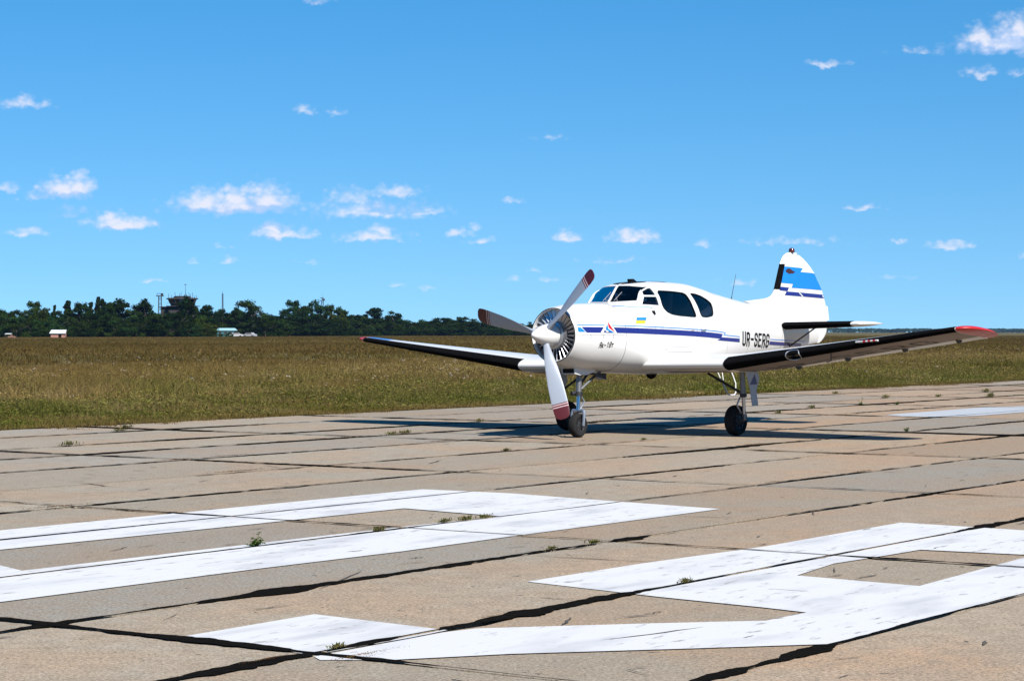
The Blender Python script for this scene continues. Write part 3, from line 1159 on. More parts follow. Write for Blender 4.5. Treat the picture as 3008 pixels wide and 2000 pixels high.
M_TYRE = grain(principled('tyre_rubber', (.008, .008, .009), .9, spec=.15), .1, 40.0, (.022, .02, .018), bump=.3)
M_UNDER = grain(principled('underside_shade_tone', (.17, .14, .125), .6), .06, 4.0, (.13, .105, .09))  # white wing darkened and browned in colour for underside shade and ground reflection
M_SEAT = principled('dark_upholstery', (.03, .03, .035), .9)
M_RED2 = principled('red_lamp', (.05, .005, .004), .12, coat=.6)
M_SKIN = principled('skin', (.42, .24, .17), .55)
M_SHIRT = grain(principled('blue_shirt', (.16, .24, .42), .9), .2, 40.0)
M_HAIR = principled('dark_hair', (.03, .02, .015), .7)
M_DOORG = principled('shade_tinted_gear_door', (.30, .33, .38), .4, coat=.2)  # door paint with the blue-grey of the wing's shadow put into it


def glass_mat(name, tint, ior=1.5):
    m = bpy.data.materials.new(name)
    m.use_nodes = True
    t = m.node_tree
    t.nodes.clear()
    out = N(t, 'ShaderNodeOutputMaterial')
    tr = N(t, 'ShaderNodeBsdfTransparent')
    tr.inputs[0].default_value = (*tint, 1)
    gl = N(t, 'ShaderNodeBsdfGlossy')
    gl.inputs['Roughness'].default_value = .03
    fr = N(t, 'ShaderNodeFresnel')
    fr.inputs[0].default_value = ior
    mx = N(t, 'ShaderNodeMixShader')
    t.links.new(fr.outputs[0], mx.inputs[0])
    t.links.new(tr.outputs[0], mx.inputs[1])
    t.links.new(gl.outputs[0], mx.inputs[2])
    t.links.new(mx.outputs[0], out.inputs[0])
    return m


M_GLASS = glass_mat('cabin_glass', (.21, .23, .27))
M_TINT = glass_mat('tinted_glass', (.17, .20, .27), 1.6)

PX0, PY0, PHI, ROLL = 0.2984, 30.7788, 0.6593, 0.0155
PLANE = empty('light_aircraft', (PX0, PY0, 0))
PLANE.rotation_euler = (ROLL, 0, math.atan2(-math.cos(PHI), -math.sin(PHI)))
tag(PLANE, 'white single-engine propeller aircraft with blue stripes and UR-SERG on its side', 'aircraft')


def P3(s, v, z):                                # station aft of the spinner tip, metres left of centre, height
    return (-s, v, z)


def pchip(xs, ys):
    xs, ys = np.array(xs, float), np.array(ys, float)
    h, d = np.diff(xs), np.diff(ys) / np.diff(xs)
    m = np.zeros(len(xs))
    for k in range(1, len(xs) - 1):
        if d[k - 1] * d[k] > 0:
            w1, w2 = 2 * h[k] + h[k - 1], h[k] + 2 * h[k - 1]
            m[k] = (w1 + w2) / (w1 / d[k - 1] + w2 / d[k])
    m[0], m[-1] = d[0], d[-1]

    def f(x):
        x = min(max(x, xs[0]), xs[-1])
        k = min(int(np.searchsorted(xs, x, side='right')) - 1, len(xs) - 2)
        t = (x - xs[k]) / h[k]
        return float((2 * t**3 - 3 * t**2 + 1) * ys[k] + (t**3 - 2 * t**2 + t) * h[k] * m[k] + (-2 * t**3 + 3 * t**2) * ys[k + 1] + (t**3 - t**2) * h[k] * m[k + 1])
    return f


_S = [.56, .75, 1.0, 1.3, 1.55, 1.85, 2.0, 2.12, 2.25, 2.5, 2.9, 3.5, 3.9, 4.33, 4.83, 5.2, 5.5, 6.2, 7.0, 7.6, 8.0]
_T = [1.885, 1.92, 1.938, 1.948, 1.955, 1.962, 2.095, 2.215, 2.256, 2.281, 2.293, 2.283, 2.24, 2.172, 2.10, 2.055, 2.015, 1.93, 1.83, 1.755, 1.70]
_B = [1.075, 1.02, .975, .96, .945, .925, .918, .912, .905, .898, .89, .886, .885, .892, .925, .965, 1.005, 1.10, 1.205, 1.285, 1.34]
_A = [.405, .445, .478, .508, .535, .575, .592, .602, .610, .622, .632, .626, .604, .565, .505, .448, .40, .295, .19, .115, .06]
_M = [1.48, 1.475, 1.47, 1.465, 1.46, 1.46, 1.46, 1.46, 1.46, 1.47, 1.47, 1.47, 1.47, 1.47, 1.475, 1.48, 1.485, 1.50, 1.52, 1.53, 1.53]
_NT = [2.0, 2.05, 2.1, 2.2, 2.3, 2.5, 2.7, 2.9, 3.0, 3.1, 3.0, 2.85, 2.7, 2.5, 2.4, 2.35, 2.3, 2.3, 2.2, 2.1, 2.0]
_NB = [2.0, 2.05, 2.1, 2.2, 2.4, 2.7, 2.8, 2.9, 3.0, 3.0, 3.0, 3.0, 2.9, 2.7, 2.5, 2.4, 2.3, 2.2, 2.1, 2.0, 2.0]
zt, zb, hw, zm, ntp, nbt = (pchip(_S, k) for k in (_T, _B, _A, _M, _NT, _NB))


def fus_v(s, z):
    """half width of the fuselage skin at station s, height z"""
    a, m = hw(s), zm(s)
    if z >= m:
        q, n = (z - m) / (zt(s) - m), ntp(s)
    else:
        q, n = (m - z) / (m - zb(s)), nbt(s)
    return a * max(0.0, 1 - min(q, 1) ** n) ** (1 / n)


def fus_ring(s, n=64, inset=0.0):
    a, m, t, b = hw(s) - inset, zm(s), zt(s) - inset, zb(s) + inset
    out = []
    for k in range(n):
        th = 2 * math.pi * k / n
        c, q = math.cos(th), math.sin(th)
        e = ntp(s) if q >= 0 else nbt(s)
        v = a * math.copysign(abs(c) ** (2 / e), c)
        z = m + (t - m if q >= 0 else m - b) * math.copysign(abs(q) ** (2 / e), q)
        out.append(P3(s, v, z))
    return out


def loft(rings, caps=True):
    n = len(rings[0])
    v = [p for r in rings for p in r]
    f = [(i * n + k, i * n + (k + 1) % n, (i + 1) * n + (k + 1) % n, (i + 1) * n + k) for i in range(len(rings) - 1) for k in range(n)]
    if caps:
        f += [tuple(range(n))[::-1], tuple((len(rings) - 1) * n + k for k in range(n))]
    return v, f


def bool_cut(ob, cutters):
    for c in cutters:
        md = ob.modifiers.new('cut', 'BOOLEAN')
        md.operation = 'DIFFERENCE'
        md.solver = 'EXACT'
        md.object = c
        md.material_mode = 'TRANSFER'
    dg = bpy.context.evaluated_depsgraph_get()
    me = bpy.data.meshes.new_from_object(ob.evaluated_get(dg))
    old = ob.data
    ob.modifiers.clear()
    ob.data = me
    bpy.data.meshes.remove(old)
    for c in cutters:
        m = c.data
        bpy.data.objects.remove(c)
        bpy.data.meshes.remove(m)
    me.shade_smooth()
    me.set_sharp_from_angle(angle=R(32))


# ---- window outlines (station, height) on the port side; mirrored to starboard
WIN_DOOR = [(2.455, 2.128), (2.80, 2.122), (3.10, 2.105), (3.175, 2.080), (3.215, 2.00), (3.285, 1.80), (3.29, 1.765), (3.255, 1.755), (2.85, 1.772), (2.66, 1.790), (2.54, 1.825), (2.47, 1.875), (2.445, 1.93)]
WIN_REAR = [(3.345, 2.100), (3.48, 2.092), (3.62, 2.062), (3.76, 2.012), (3.845, 1.962), (3.85, 1.90), (3.825, 1.80), (3.79, 1.775), (3.62, 1.755), (3.49, 1.760), (3.45, 1.79), (3.37, 2.00), (3.335, 2.08)]
WIN_Q1 = [(2.172, 2.180), (2.30, 2.195), (2.365, 2.190), (2.365, 2.068), (2.125, 2.068)]
WIN_Q2 = [(2.112, 2.044), (2.365, 2.044), (2.365, 1.915), (2.032, 1.928)]
WS = [(.018, 1.974), (.425, 1.985), (.385, 2.190), (.20, 2.212), (.018, 2.216)]          # windscreen half, (left of centre, height)


def soften(o, times=2):
    """rounds the corners of a window outline"""
    for _ in range(times):
        q = []
        for a, b in zip(o, o[1:] + o[:1]):
            q += [(a[0] * .86 + b[0] * .14, a[1] * .86 + b[1] * .14), (a[0] * .14 + b[0] * .86, a[1] * .14 + b[1] * .86)]
        o = q
    return o




def grow(o, kx, kz):
    cx, cz = sum(p[0] for p in o) / len(o), sum(p[1] for p in o) / len(o)
    return [(cx + (p[0] - cx) * kx, cz + (p[1] - cz) * kz) for p in o]


WIN_DOOR, WIN_REAR = grow(soften(WIN_DOOR, 1), 1.02, 1.05), grow(soften(WIN_REAR, 1), 1.03, 1.05)


def side_prism(o, sgn):
    mb = MB().prism([P3(s, .18 * sgn, z) for s, z in o], (0, .8 * sgn, 0))
    return mb.obj('cutter', M_WHITE)


def build_fuselage():
    st = list(np.arange(1.56, 1.9, .06)) + list(np.arange(1.9, 2.4, .025)) + list(np.arange(2.4, 8.01, .1))
    v, f = loft([fus_ring(s, 72) for s in st])
    fus = mesh_obj('fuselage', v, f, M_WHITE, PLANE, True, True, 40)
    # hollow cabin, then the glazed openings
    cs = list(np.arange(2.035, 2.4, .03)) + list(np.arange(2.4, 3.9, .1))
    rings = []
    for s in cs:
        r = fus_ring(s, 48, .028)
        rings.append([(x, y, max(z, 1.30)) for x, y, z in r])
    vv, ff = loft(rings)
    cut = [mesh_obj('cutter', vv, ff, M_SEAT, None, False, True)]
    for sg in (1, -1):
        cut += [side_prism(o, sg) for o in (WIN_DOOR, WIN_REAR, WIN_Q1, WIN_Q2)]
        cut.append(MB().prism([P3(1.7, a * sg, z) for a, z in WS], (-.62, 0, 0)).obj('cutter', M_WHITE))
    for c in cut:
        c.parent = PLANE
    bpy.context.view_layer.update()
    bool_cut(fus, cut)
    return fus


FUS = build_fuselage()


def on_skin(s, z, sg=1, off=.003):
    v = fus_v(s, z)
    e = .01
    ds, dz = (fus_v(s + e, z) - fus_v(s - e, z)) / (2 * e), (fus_v(s, z + e) - fus_v(s, z - e)) / (2 * e)
    n = Vector((-ds, 1, -dz)).normalized()
    return P3(s + n.x * off, (v + n.y * off) * sg, z + n.z * off)


def subdivide_tris(tris, mx):
    out, todo = [], list(tris)
    while todo:
        t = todo.pop()
        d = [math.dist(t[i], t[(i + 1) % 3]) for i in range(3)]
        k = d.index(max(d))
        if d[k] > mx:
            a, b, c = t[k], t[(k + 1) % 3], t[(k + 2) % 3]
            m = ((a[0] + b[0]) / 2, (a[1] + b[1]) / 2)
            todo += [[a, m, c], [m, b, c]]
        else:
            out.append(t)
    return out


def decal(name, polys, mat, mapf, parent, mx=.05, label=None):
    """flat paint laid on a curved surface; polys in surface coordinates"""
    v, f, seen = [], [], {}
    for poly in polys:
        tr = []
        for t in triangulate(poly):
            for i in range(1, len(t) - 1):
                tr.append([t[0], t[i], t[i + 1]])
        for t in subdivide_tris(tr, mx):
            ids = []
            for p in t:
                key = (round(p[0], 5), round(p[1], 5))
                if key not in seen:
                    seen[key] = len(v)
                    v.append(mapf(*p))
                ids.append(seen[key])
            if len(set(ids)) == 3:
                f.append(tuple(ids))
    o = mesh_obj(name, v, f, mat, parent, True)
    if label:
        o['label'] = label
    return o


def pane(name, outline, sg, mat, inset=.008):
    """a glass pane following the skin, set just inside the opening"""
    c = (sum(p[0] for p in outline) / len(outline), sum(p[1] for p in outline) / len(outline))
    big = [(c[0] + (p[0] - c[0]) * 1.03, c[1] + (p[1] - c[1]) * 1.03) for p in outline]
    return decal(name, [big], mat, lambda s, z: on_skin(s, z, sg, -inset), FUS, .06)


def build_windows():
    for sg in (1, -1):
        pane('door_window', WIN_DOOR, sg, M_TINT)
        pane('rear_window', WIN_REAR, sg, M_TINT)
        pane('quarter_window', WIN_Q1, sg, M_GLASS)
        pane('quarter_window', WIN_Q2, sg, M_GLASS)

        def zline(v, z):                        # find the skin station at (v, z) on the sloping front
            lo, hi = 1.75, 2.6
            for _ in range(40):
                m = (lo + hi) / 2
                if fus_v(m, z) > v and zt(m) > z:
                    hi = m
                else:
                    lo = m
            return hi
        pts = [(v * 1.0, z) for v, z in WS]
        decal('windscreen_pane', [pts], M_GLASS, lambda v, z: P3(zline(v, z) + .008, v * sg, z), FUS, .06)
        # black rubber seals round the cabin side windows
        for o in (WIN_DOOR, WIN_REAR):
            mb = MB()
            pts = [on_skin(s, z, sg, .001) for s, z in o]
            mb.tube(pts + [pts[0]], .0065, 5, False)
            mb.obj('window_seal', M_BLACKP, FUS)
    # dark roof panels either side of the roof hoop
    for (s0, s1, h) in ((2.17, 2.72, .040), (2.80, 3.26, .034)):
        for sg in (1, -1):
            o = []
            for k in range(13):
                u = k / 12
                s = s0 + (s1 - s0) * u
                o.append((s, .02))
            top = [(s0 + (s1 - s0) * k / 12, .20 * (math.sin(math.pi * min(max(k / 12, .0), 1)) ** .35) + .02) for k in range(13)]
            decal('roof_panel', [o + top[::-1][0:-1]], M_BLACKP,
                  lambda s, v: P3(s, v * sg, roof_z(s, v) + .004), FUS, .06)


def roof_z(s, v):
    a, m, n = hw(s), zm(s), ntp(s)
    return m + (zt(s) - m) * max(0, 1 - min(abs(v) / a, 1) ** n) ** (1 / n)


build_windows()


def build_cabin():
    p = MB()
    p.box(P3(2.34, -.5, 1.78), P3(2.14, .5, 1.975))
    p.obj('instrument_panel', M_SEAT, FUS)
    for v in (-.28, .28):
        for s, h in ((2.78, 2.10), (3.45, 2.02)):
            m = MB()
            m.prism([P3(s - .42, v - .2, 1.42), P3(s, v - .2, 1.40), P3(s + .12, v - .2, h), P3(s + .02, v - .2, h), P3(s - .08, v - .2, 1.54), P3(s - .42, v - .2, 1.54)], (0, .4, 0))
            m.obj('seat', M_SEAT, FUS)
    w = MB()
    w.tube([P3(2.36, .12, 1.80), P3(2.46, .14, 1.86)], .01)
    w.tube([P3(2.46, .28 + .13 * math.cos(t), 1.84 + .10 * math.sin(t)) for t in np.linspace(-.6, math.pi + .6, 12)], .012)
    w.obj('control_yoke', M_BLACKP, FUS)


build_cabin()


# ---- engine cowling, shutters, propeller
ENG = (0, 1.482)


def build_engine():
    cw = empty('engine_cowling', P3(1.0, 0, 1.48), 0, PLANE)
    o = Vector(P3(1.0, 0, 1.48))

    def loc(p):
        return tuple(Vector(p) - o)
    rings = [fus_ring(s, 72) for s in (1.575, 1.56, 1.5, 1.3, 1.1, .95, .8, .7, .62, .56)]

    def circ(s, r, zc=1.485):
        return [P3(s, r * math.cos(2 * math.pi * k / 72), zc + r * math.sin(2 * math.pi * k / 72)) for k in range(72)]
    rings += [circ(.525, .400), circ(.508, .388), circ(.503, .378), circ(.512, .368), circ(.56, .366), circ(.74, .366)]
    v, f = loft([[loc(p) for p in r] for r in rings], False)
    n = 72
    f.append(tuple((len(rings) - 1) * n + k for k in range(n)))
    sk = mesh_obj('cowl_skin', v, f, M_WHITE, cw, True, False, 40)
    bm = bmesh.new()
    bm.from_mesh(sk.data)
    bmesh.ops.recalc_face_normals(bm, faces=bm.faces)
    bm.to_mesh(sk.data)
    bm.free()
    # dark engine bay behind the shutters
    mesh_obj('engine_baffle', [loc(p) for p in circ(.70, .362)], [tuple(range(72))], M_BLACKP, cw)
    eng = MB()
    for k in range(9):
        a = 2 * math.pi * k / 9 + .2
        c, q = math.cos(a), math.sin(a)
        eng.tube([loc(P3(.66, .20 * c, 1.485 + .20 * q)), loc(P3(.66, .345 * c, 1.485 + .345 * q))], .045, 10)
    eng.obj('cylinder_head', M_DGREY, cw, True)
    rim = MB()
    rim.tube([loc(p) for p in circ(.507, .384)] + [loc(circ(.507, .384)[0])], .008, 6, False)
    rim.obj('cowl_rim', M_DGREY, cw, True)
    hubr = MB().lathe([(.0, .175), (.01, .20), (.05, .208), (.12, .205), (.16, .195)], loc(P3(.47, 0, 1.485)), (-1, 0, 0), 40)
    hubr.obj('nose_ring', M_ALU, cw, True)
    # cooling shutters: separate radial vanes, each set at a slant
    NV = 29
    vane = None
    for k in range(NV):
        a = 2 * math.pi * (k + .5) / NV
        if vane is None:
            w0, w1, t = .032, .060, .004
            pts = []
            for (r, w) in ((.205, w0), (.362, w1)):
                for x, y in ((-w / 2, -t), (w / 2, -t), (w / 2, t), (-w / 2, t)):
                    ca, sa = math.cos(R(38)), math.sin(R(38))
                    pts.append((-(x * sa + y * ca), x * ca - y * sa, r))
            vane = mesh_obj('shutter_vane', pts, [(0, 1, 2, 3), (7, 6, 5, 4), (0, 4, 5, 1), (1, 5, 6, 2), (2, 6, 7, 3), (3, 7, 4, 0)], M_ALU, cw, False, True)
            ob = vane
        else:
            ob = bpy.data.objects.new('shutter_vane', vane.data)
            link(ob, cw)
        ob.location = loc(P3(.575, 0, 1.485))
        ob.rotation_euler = (a, 0, 0)
    # chin scoop below the cowl
    sc = MB()
    top = [(.86, 1.01), (1.10, .99), (1.36, .985)]
    bot = [(.86, .925), (.98, .905), (1.15, .905), (1.36, .95)]
    sc.prism([loc(P3(s, -.12, z)) for s, z in top + bot[::-1]], (0, .24, 0))
    so = sc.obj('oil_cooler_scoop', M_WHITE, cw)
    MB().prism([loc(P3(.856, -.10, .935)), loc(P3(.856, .10, .935)), loc(P3(.856, .10, 1.0)), loc(P3(.856, -.10, 1.0))], (-.002, 0, 0)).obj('scoop_mouth', M_BLACKP, so)
    # latches and panel seams on the port side
    for s in (.80, 1.07, 1.28):
        pts = [Vector(on_skin(s, z, 1, .004)) - o for z in (1.48, 1.455, 1.43)]
        MB().tube(pts, .004, 4).obj('cowl_latch', M_ALU, cw)
    for sg in (1, -1):
        MB().tube([Vector(on_skin(s, 1.488 - .003 * s, sg, .0005)) - o for s in np.arange(.62, 1.55, .06)], .0028, 4).obj('panel_seam', M_DGREY, cw)
    seams = MB()
    seams.tube([Vector(p) - o for p in [tuple(q) for q in fus_ring(1.567, 60)]], .0035, 4, False)
    seams.obj('panel_seam', M_DGREY, cw)
    return cw


build_engine()


def build_prop():
    hub = Vector(P3(.28, 0, 1.487))
    pr = empty('propeller', hub, 0, PLANE)
    prof = [(0, .0), (.012, .022), (.04, .045), (.09, .072), (.16, .104), (.24, .132), (.31, .150), (.38, .161), (.43, .165), (.455, .163), (.458, .14)]
    MB().lathe([(d - .28, r) for d, r in prof], (0, 0, 0), (-1, 0, 0), 48).obj('spinner', M_WHITE, pr, True, 50)

    def blade_ring(r, grow=0.0, n=20):
        ch = float(np.interp(r, [.10, .17, .30, .50, .75, 1.0, 1.12, 1.19, 1.222, 1.235], [.085, .095, .135, .185, .225, .238, .232, .215, .17, .10])) + grow * 2
        tk = float(np.interp(r, [.10, .17, .30, .5, .8, 1.235], [.085, .08, .048, .03, .019, .010])) + grow * 2
        tw = float(np.interp(r, [.10, .3, .6, 1.235], [62, 46, 33, 22]))
        pts = []
        for k in range(n):
            th = 2 * math.pi * k / n
            x = math.cos(th) * ch / 2
            y = math.sin(th) * tk / 2 * (1 - .25 * math.cos(th))
            a = R(tw)
            # x: chord direction (tangential), y: thickness (axial) rotated by the twist
            pts.append((x * math.sin(a) + y * math.cos(a), x * math.cos(a) - y * math.sin(a), r))
        return pts

    def seg(name, r0, r1, mat, par, grow=0.0, m=14):
        v, f = loft([blade_ring(r, grow) for r in np.linspace(r0, r1, m)])
        return mesh_obj(name, v, f, mat, par, True, True, 50)
    protos = None
    for k, ang in enumerate((44.5, 165.0, 285.5)):
        if protos is None:
            b = seg('blade', .10, 1.005, M_BLADE, pr, 0, 26)
            tip = seg('blade_tip', 1.005, 1.235, M_MAROON, b, 0.0004, 14)
            s1 = seg('tip_stripe', 1.018, 1.032, M_PINK, b, .0012, 3)
            s2 = seg('tip_stripe', 1.052, 1.066, M_PINK, b, .0012, 3)
            protos = (b, tip, s1, s2)
        else:
            b = protos[0].copy()
            link(b, pr)
            for q in protos[1:]:
                c = q.copy()
                link(c, b)
        b.rotation_euler = (R(ang - 90), 0, 0)


build_prop()


# ---- wings
def naca(x, t):
    return 5 * t * (.2969 * math.sqrt(x) - .126 * x - .3516 * x * x + .2843 * x**3 - .1036 * x**4)


def wing_geo(v):
    u = max(0.0, (v - 1.84) / 3.51)
    le, te = 2.08 + .33 * u, 4.20 - .78 * u
    zl, ze = 1.035 + .455 * u, .955 + .405 * u
    t = .128 - .030 * u
    if v > 5.35:                                # rounded tip
        q = min((v - 5.35) / .285, .999)
        k = (1 - q ** 2.4) ** .5
        mid = le + .66 * (te - le)
        le2, te2 = mid - (mid - le) * k, mid + (te - mid) * k
        zl2 = zl + (ze - zl) * (le2 - le) / (te - le)
        ze2 = zl + (ze - zl) * (te2 - le) / (te - le)
        le, te, zl, ze, t = le2, te2, zl2, ze2, t * (.35 + .65 * k)
    return le, te, zl, ze, t


def wing_pt(v, x, up, off=0.0):
    le, te, zl, ze, t = wing_geo(abs(v))
    c = te - le
    h = naca(x, t) * c + off
    cam = .022 * c * 4 * x * (1 - x)
    return (le + c * x - (off if x < .004 else 0), v, zl + (ze - zl) * x + cam + (h if up else -h))


def wing_panel(name, vs, x0, x1, mat, par, sg, off=0.0, nx=18, org=(0, 0, 0)):
    rings = []
    xs = [x0 + (x1 - x0) * (1 - math.cos(math.pi / 2 * k / nx)) if x0 < .01 else x0 + (x1 - x0) * k / nx for k in range(nx + 1)]
    for v in vs:
        up = [wing_pt(v * sg, x, True, off) for x in xs[::-1]]
        dn = [wing_pt(v * sg, x, False, off) for x in (xs[1:] if x0 < .01 else xs)]
        rings.append([tuple(Vector(P3(*p)) - Vector(org)) for p in up + dn])
    vv, ff = loft(rings)
    return mesh_obj(name, vv, ff, mat, par, True, True, 40)


def lin(a, b, n):
    return [a + (b - a) * k / n for k in range(n + 1)]


GLYPH = {  # strokes on a 0..1 x 0..1.9 cell
    'U': [[(.08, 1.9), (.08, .28), (.28, .08), (.72, .08), (.92, .28), (.92, 1.9)]],
    'R': [[(.08, 0), (.08, 1.82), (.70, 1.82), (.92, 1.62), (.92, 1.12), (.72, .92), (.08, .92)], [(.52, .92), (.92, .35), (.92, 0)]],
    '-': [[(.12, .98), (.88, .98)]],
    'S': [[(.92, 1.45), (.92, 1.62), (.72, 1.82), (.28, 1.82), (.08, 1.62), (.08, 1.22), (.28, 1.0), (.72, .92), (.92, .72), (.92, .28), (.72, .08), (.28, .08), (.08, .28), (.08, .48)]],
    'E': [[(.92, 1.82), (.08, 1.82), (.08, .08), (.92, .08)], [(.08, .98), (.72, .98)]],
    'G': [[(.92, 1.45), (.92, 1.62), (.72, 1.82), (.28, 1.82), (.08, 1.62), (.08, .28), (.28, .08), (.72, .08), (.92, .28), (.92, .9), (.55, .9)]],
}


def stroke_polys(path, w):
    out = []
    for a, b in zip(path[:-1], path[1:]):
        d = Vector((b[0] - a[0], b[1] - a[1]))
        d.normalize()
        n = Vector((-d.y, d.x)) * w / 2
        e = d * w / 2
        out.append([(a[0] - e.x + n.x, a[1] - e.y + n.y), (a[0] - e.x - n.x, a[1] - e.y - n.y), (b[0] + e.x - n.x, b[1] + e.y - n.y), (b[0] + e.x + n.x, b[1] + e.y + n.y)])
    return out


def text_polys(txt, w=.17, gap=.38):
    """list of (char, quads) in cell units, pen advanced"""
    x, out = 0.0, []
    for ch in txt:
        q = []
        for p in GLYPH[ch]:
            q += stroke_polys(p, w)
        out.append((ch, [[(a + x, b) for a, b in poly] for poly in q]))
        x += 1 + gap
    return out, x - gap


def build_wings():
    for sg in (1, -1):
        wname = 'wing'
        wg = empty(wname, P3(2.9, 1.2 * sg, 1.0), 0, PLANE)
        wg['label'] = 'port wing with black leading edge' if sg > 0 else 'starboard wing with black leading edge'
        og = P3(2.9, 1.2 * sg, 1.0)
        wing_panel('wing_skin', [.0, .4, .8, 1.2, 1.6, 1.84] + lin(2.0, 5.35, 16), 0, .735, M_WHITE, wg, sg, 0, 20, og)
        wing_panel('flap', lin(.66, 2.66, 6), .742, 1.0, M_WHITE, wg, sg, 0, 5, og)
        wing_panel('aileron', lin(2.68, 5.34, 8), .742, 1.0, M_WHITE, wg, sg, 0, 5, og)
        wing_panel('wing_tip', [5.3505, 5.38, 5.42, 5.46, 5.50, 5.54, 5.575, 5.60, 5.62, 5.632], 0, 1.0, M_REDP, wg, sg, 0, 22, og)
        # rubber boot wrapped over the nose of the outer panel
        wing_panel('de_icing_boot', lin(1.86, 5.34, 24), 0, .075, M_BOOT, wg, sg, .004, 9, og)
        # lower skin, its shade and the brown ground reflection put into the colour
        v, f = [], []
        vs, xs = lin(.7, 5.34, 30), lin(.03, .733, 10)
        for a in vs:
            for x in xs:
                v.append(tuple(Vector(P3(*wing_pt(a * sg, x, False, .002))) - Vector(og)))
        m = len(xs)
        for i in range(len(vs) - 1):
            for k in range(m - 1):
                f.append((i * m + k, i * m + k + 1, (i + 1) * m + k + 1, (i + 1) * m + k))
        mesh_obj('lower_skin', v, f, M_UNDER, wg, True)
        # aileron and flap hinge brackets
        for a in (2.2, 3.1, 4.1, 5.0):
            p = Vector(P3(*wing_pt(a * sg, .76, False, .0))) - Vector(og)
            MB().prism([p + Vector((.10, -.008, .0)), p + Vector((-.10, -.008, .0)), p + Vector((-.04, -.008, -.045)), p + Vector((.04, -.008, -.045))], (0, .016, 0)).obj('hinge_bracket', M_DGREY, wg)
        # registration under the port wing
        if sg > 0:
            polys, tot = text_polys('UR-SERG', .15, .40)
            for ch, q in polys:
                mp = [[(1.95 + a * (4.75 - 1.95) / tot, .30 + (1 - b / 1.9) * .40) for a, b in poly] for poly in q]
                decal('underwing_letter', mp, M_BLACKP, lambda a, x: tuple(Vector(P3(*wing_pt(a, x, False, .0045))) - Vector(og)), wg, .08)
            # landing light let into the boot, ringed in bare metal
            ring = []
            for k in range(24):
                t = 2 * math.pi * k / 24
                ring.append((2.95 + .105 * math.copysign(abs(math.cos(t)) ** .6, math.cos(t)), -.10 + .27 * math.sin(t)))

            def nose(v, q):                     # q: signed position round the nose
                x = (abs(q) ** 2) * .62
                return Vector(P3(*wing_pt(v, x, q > 0, .010))) - Vector(og)
            mb = MB()
            pts = [nose(a, b) for a, b in ring]
            mb.tube(pts + [pts[0]], .008, 6, False)
            lr = mb.obj('landing_light', M_ALU, wg, True)
            mesh_obj('light_glass', pts + [nose(2.95, -.10)], [(k, (k + 1) % 24, 24) for k in range(24)], M_TINT, lr)
            # red and white striped mechanical indicator standing off the leading edge
            b0 = Vector(P3(*wing_pt(4.02, .0, True, .0))) - Vector(og)
            for k in range(9):
                a0, a1 = k / 9, (k + 1) / 9
                d = Vector((.03, .36, .02))
                s0 = b0 + Vector((.03, -.1, .01))
                MB().tube([s0 + d * a0, s0 + d * a1], .014, 8).obj('striped_rod', M_WHITE if k % 2 == 0 or k < 2 else M_REDP, wg, True)
            # pitot and tie-down
            p0 = Vector(P3(*wing_pt(3.45, .10, False, .0))) - Vector(og)
            MB().tube([p0, p0 + Vector((0, 0, -.10)), p0 + Vector((.12, 0, -.12))], .008).obj('pitot_tube', M_DGREY, wg)
        else:
            # blue panel near the starboard tip
            decal('wing_stripe', [[(4.85, .10), (5.32, .10), (5.32, .5), (4.85, .5)]], M_CYAN,
                  lambda a, x: tuple(Vector(P3(*wing_pt(-a, x, True, .003))) - Vector(og)), wg, .1)


build_wings()


# ---- tail
FIN_LE = pchip([1.40, 1.80, 2.02, 2.06, 2.085, 2.12, 2.23, 2.45, 2.67, 2.76, 2.82, 2.85, 2.865], [7.2, 6.6, 5.5, 5.95, 6.35, 6.53, 6.63, 6.73, 6.83, 6.89, 6.97, 7.05, 7.14]) if False else None


def fin_le(z):
    return float(np.interp(z, [1.70, 2.00, 2.02, 2.05, 2.075, 2.095, 2.13, 2.18, 2.23, 2.67, 2.74, 2.80, 2.84, 2.862], [6.2, 5.75, 5.62, 5.95, 6.28, 6.42, 6.535, 6.60, 6.64, 6.835, 6.88, 6.945, 7.02, 7.14]))


def fin_te(z):
    return float(np.interp(z, [1.34, 1.38, 1.45, 1.52, 1.69, 1.73, 2.00, 2.25, 2.54, 2.64, 2.75, 2.81, 2.845, 2.862], [8.08, 8.18, 8.28, 8.345, 8.385, 8.39, 8.335, 8.21, 7.95, 7.82, 7.63, 7.49, 7.34, 7.22]))


HINGE = 7.39


def slab_sections(zs, le, te, thick, mat, name, par, n=14):
    rings = []
    for z in zs:
        a, b = le(z), te(z)
        ring = []
        for k in range(n + 1):
            x = .5 - .5 * math.cos(math.pi * k / n)
            ring.append((a + (b - a) * x, thick(z, a + (b - a) * x), z))
        rings.append([P3(s, t, z_) for s, t, z_ in ring] + [P3(s, -t, z_) for s, t, z_ in ring[::-1][1:-1]])
    v, f = loft(rings)
    return mesh_obj(name, v, f, mat, par, True, True, 50)


def fin_thick(z, s):
    a, b = fin_le(z), fin_te(z)
    c = min(b - a, 1.75)
    x = min(max((s - a) / max(c, .05), 0.0001), 1.0)
    if b - a > 1.75:                            # long dorsal fillet: stays slim ahead of the fin proper
        x = min(max((s - (b - 1.75)) / 1.75, .0), 1.0)
        ramp = min(max((s - a) / .5, 0), 1) ** .5
        return max(naca(min(max(x, .12), 1.0), .075) * 1.75, .02) * ramp * min(1, max(.0, (b - s) / .04) + .15)
    return naca(x, .075) * c + .003 * min(1, (s - a) / .01 if s > a else 0)


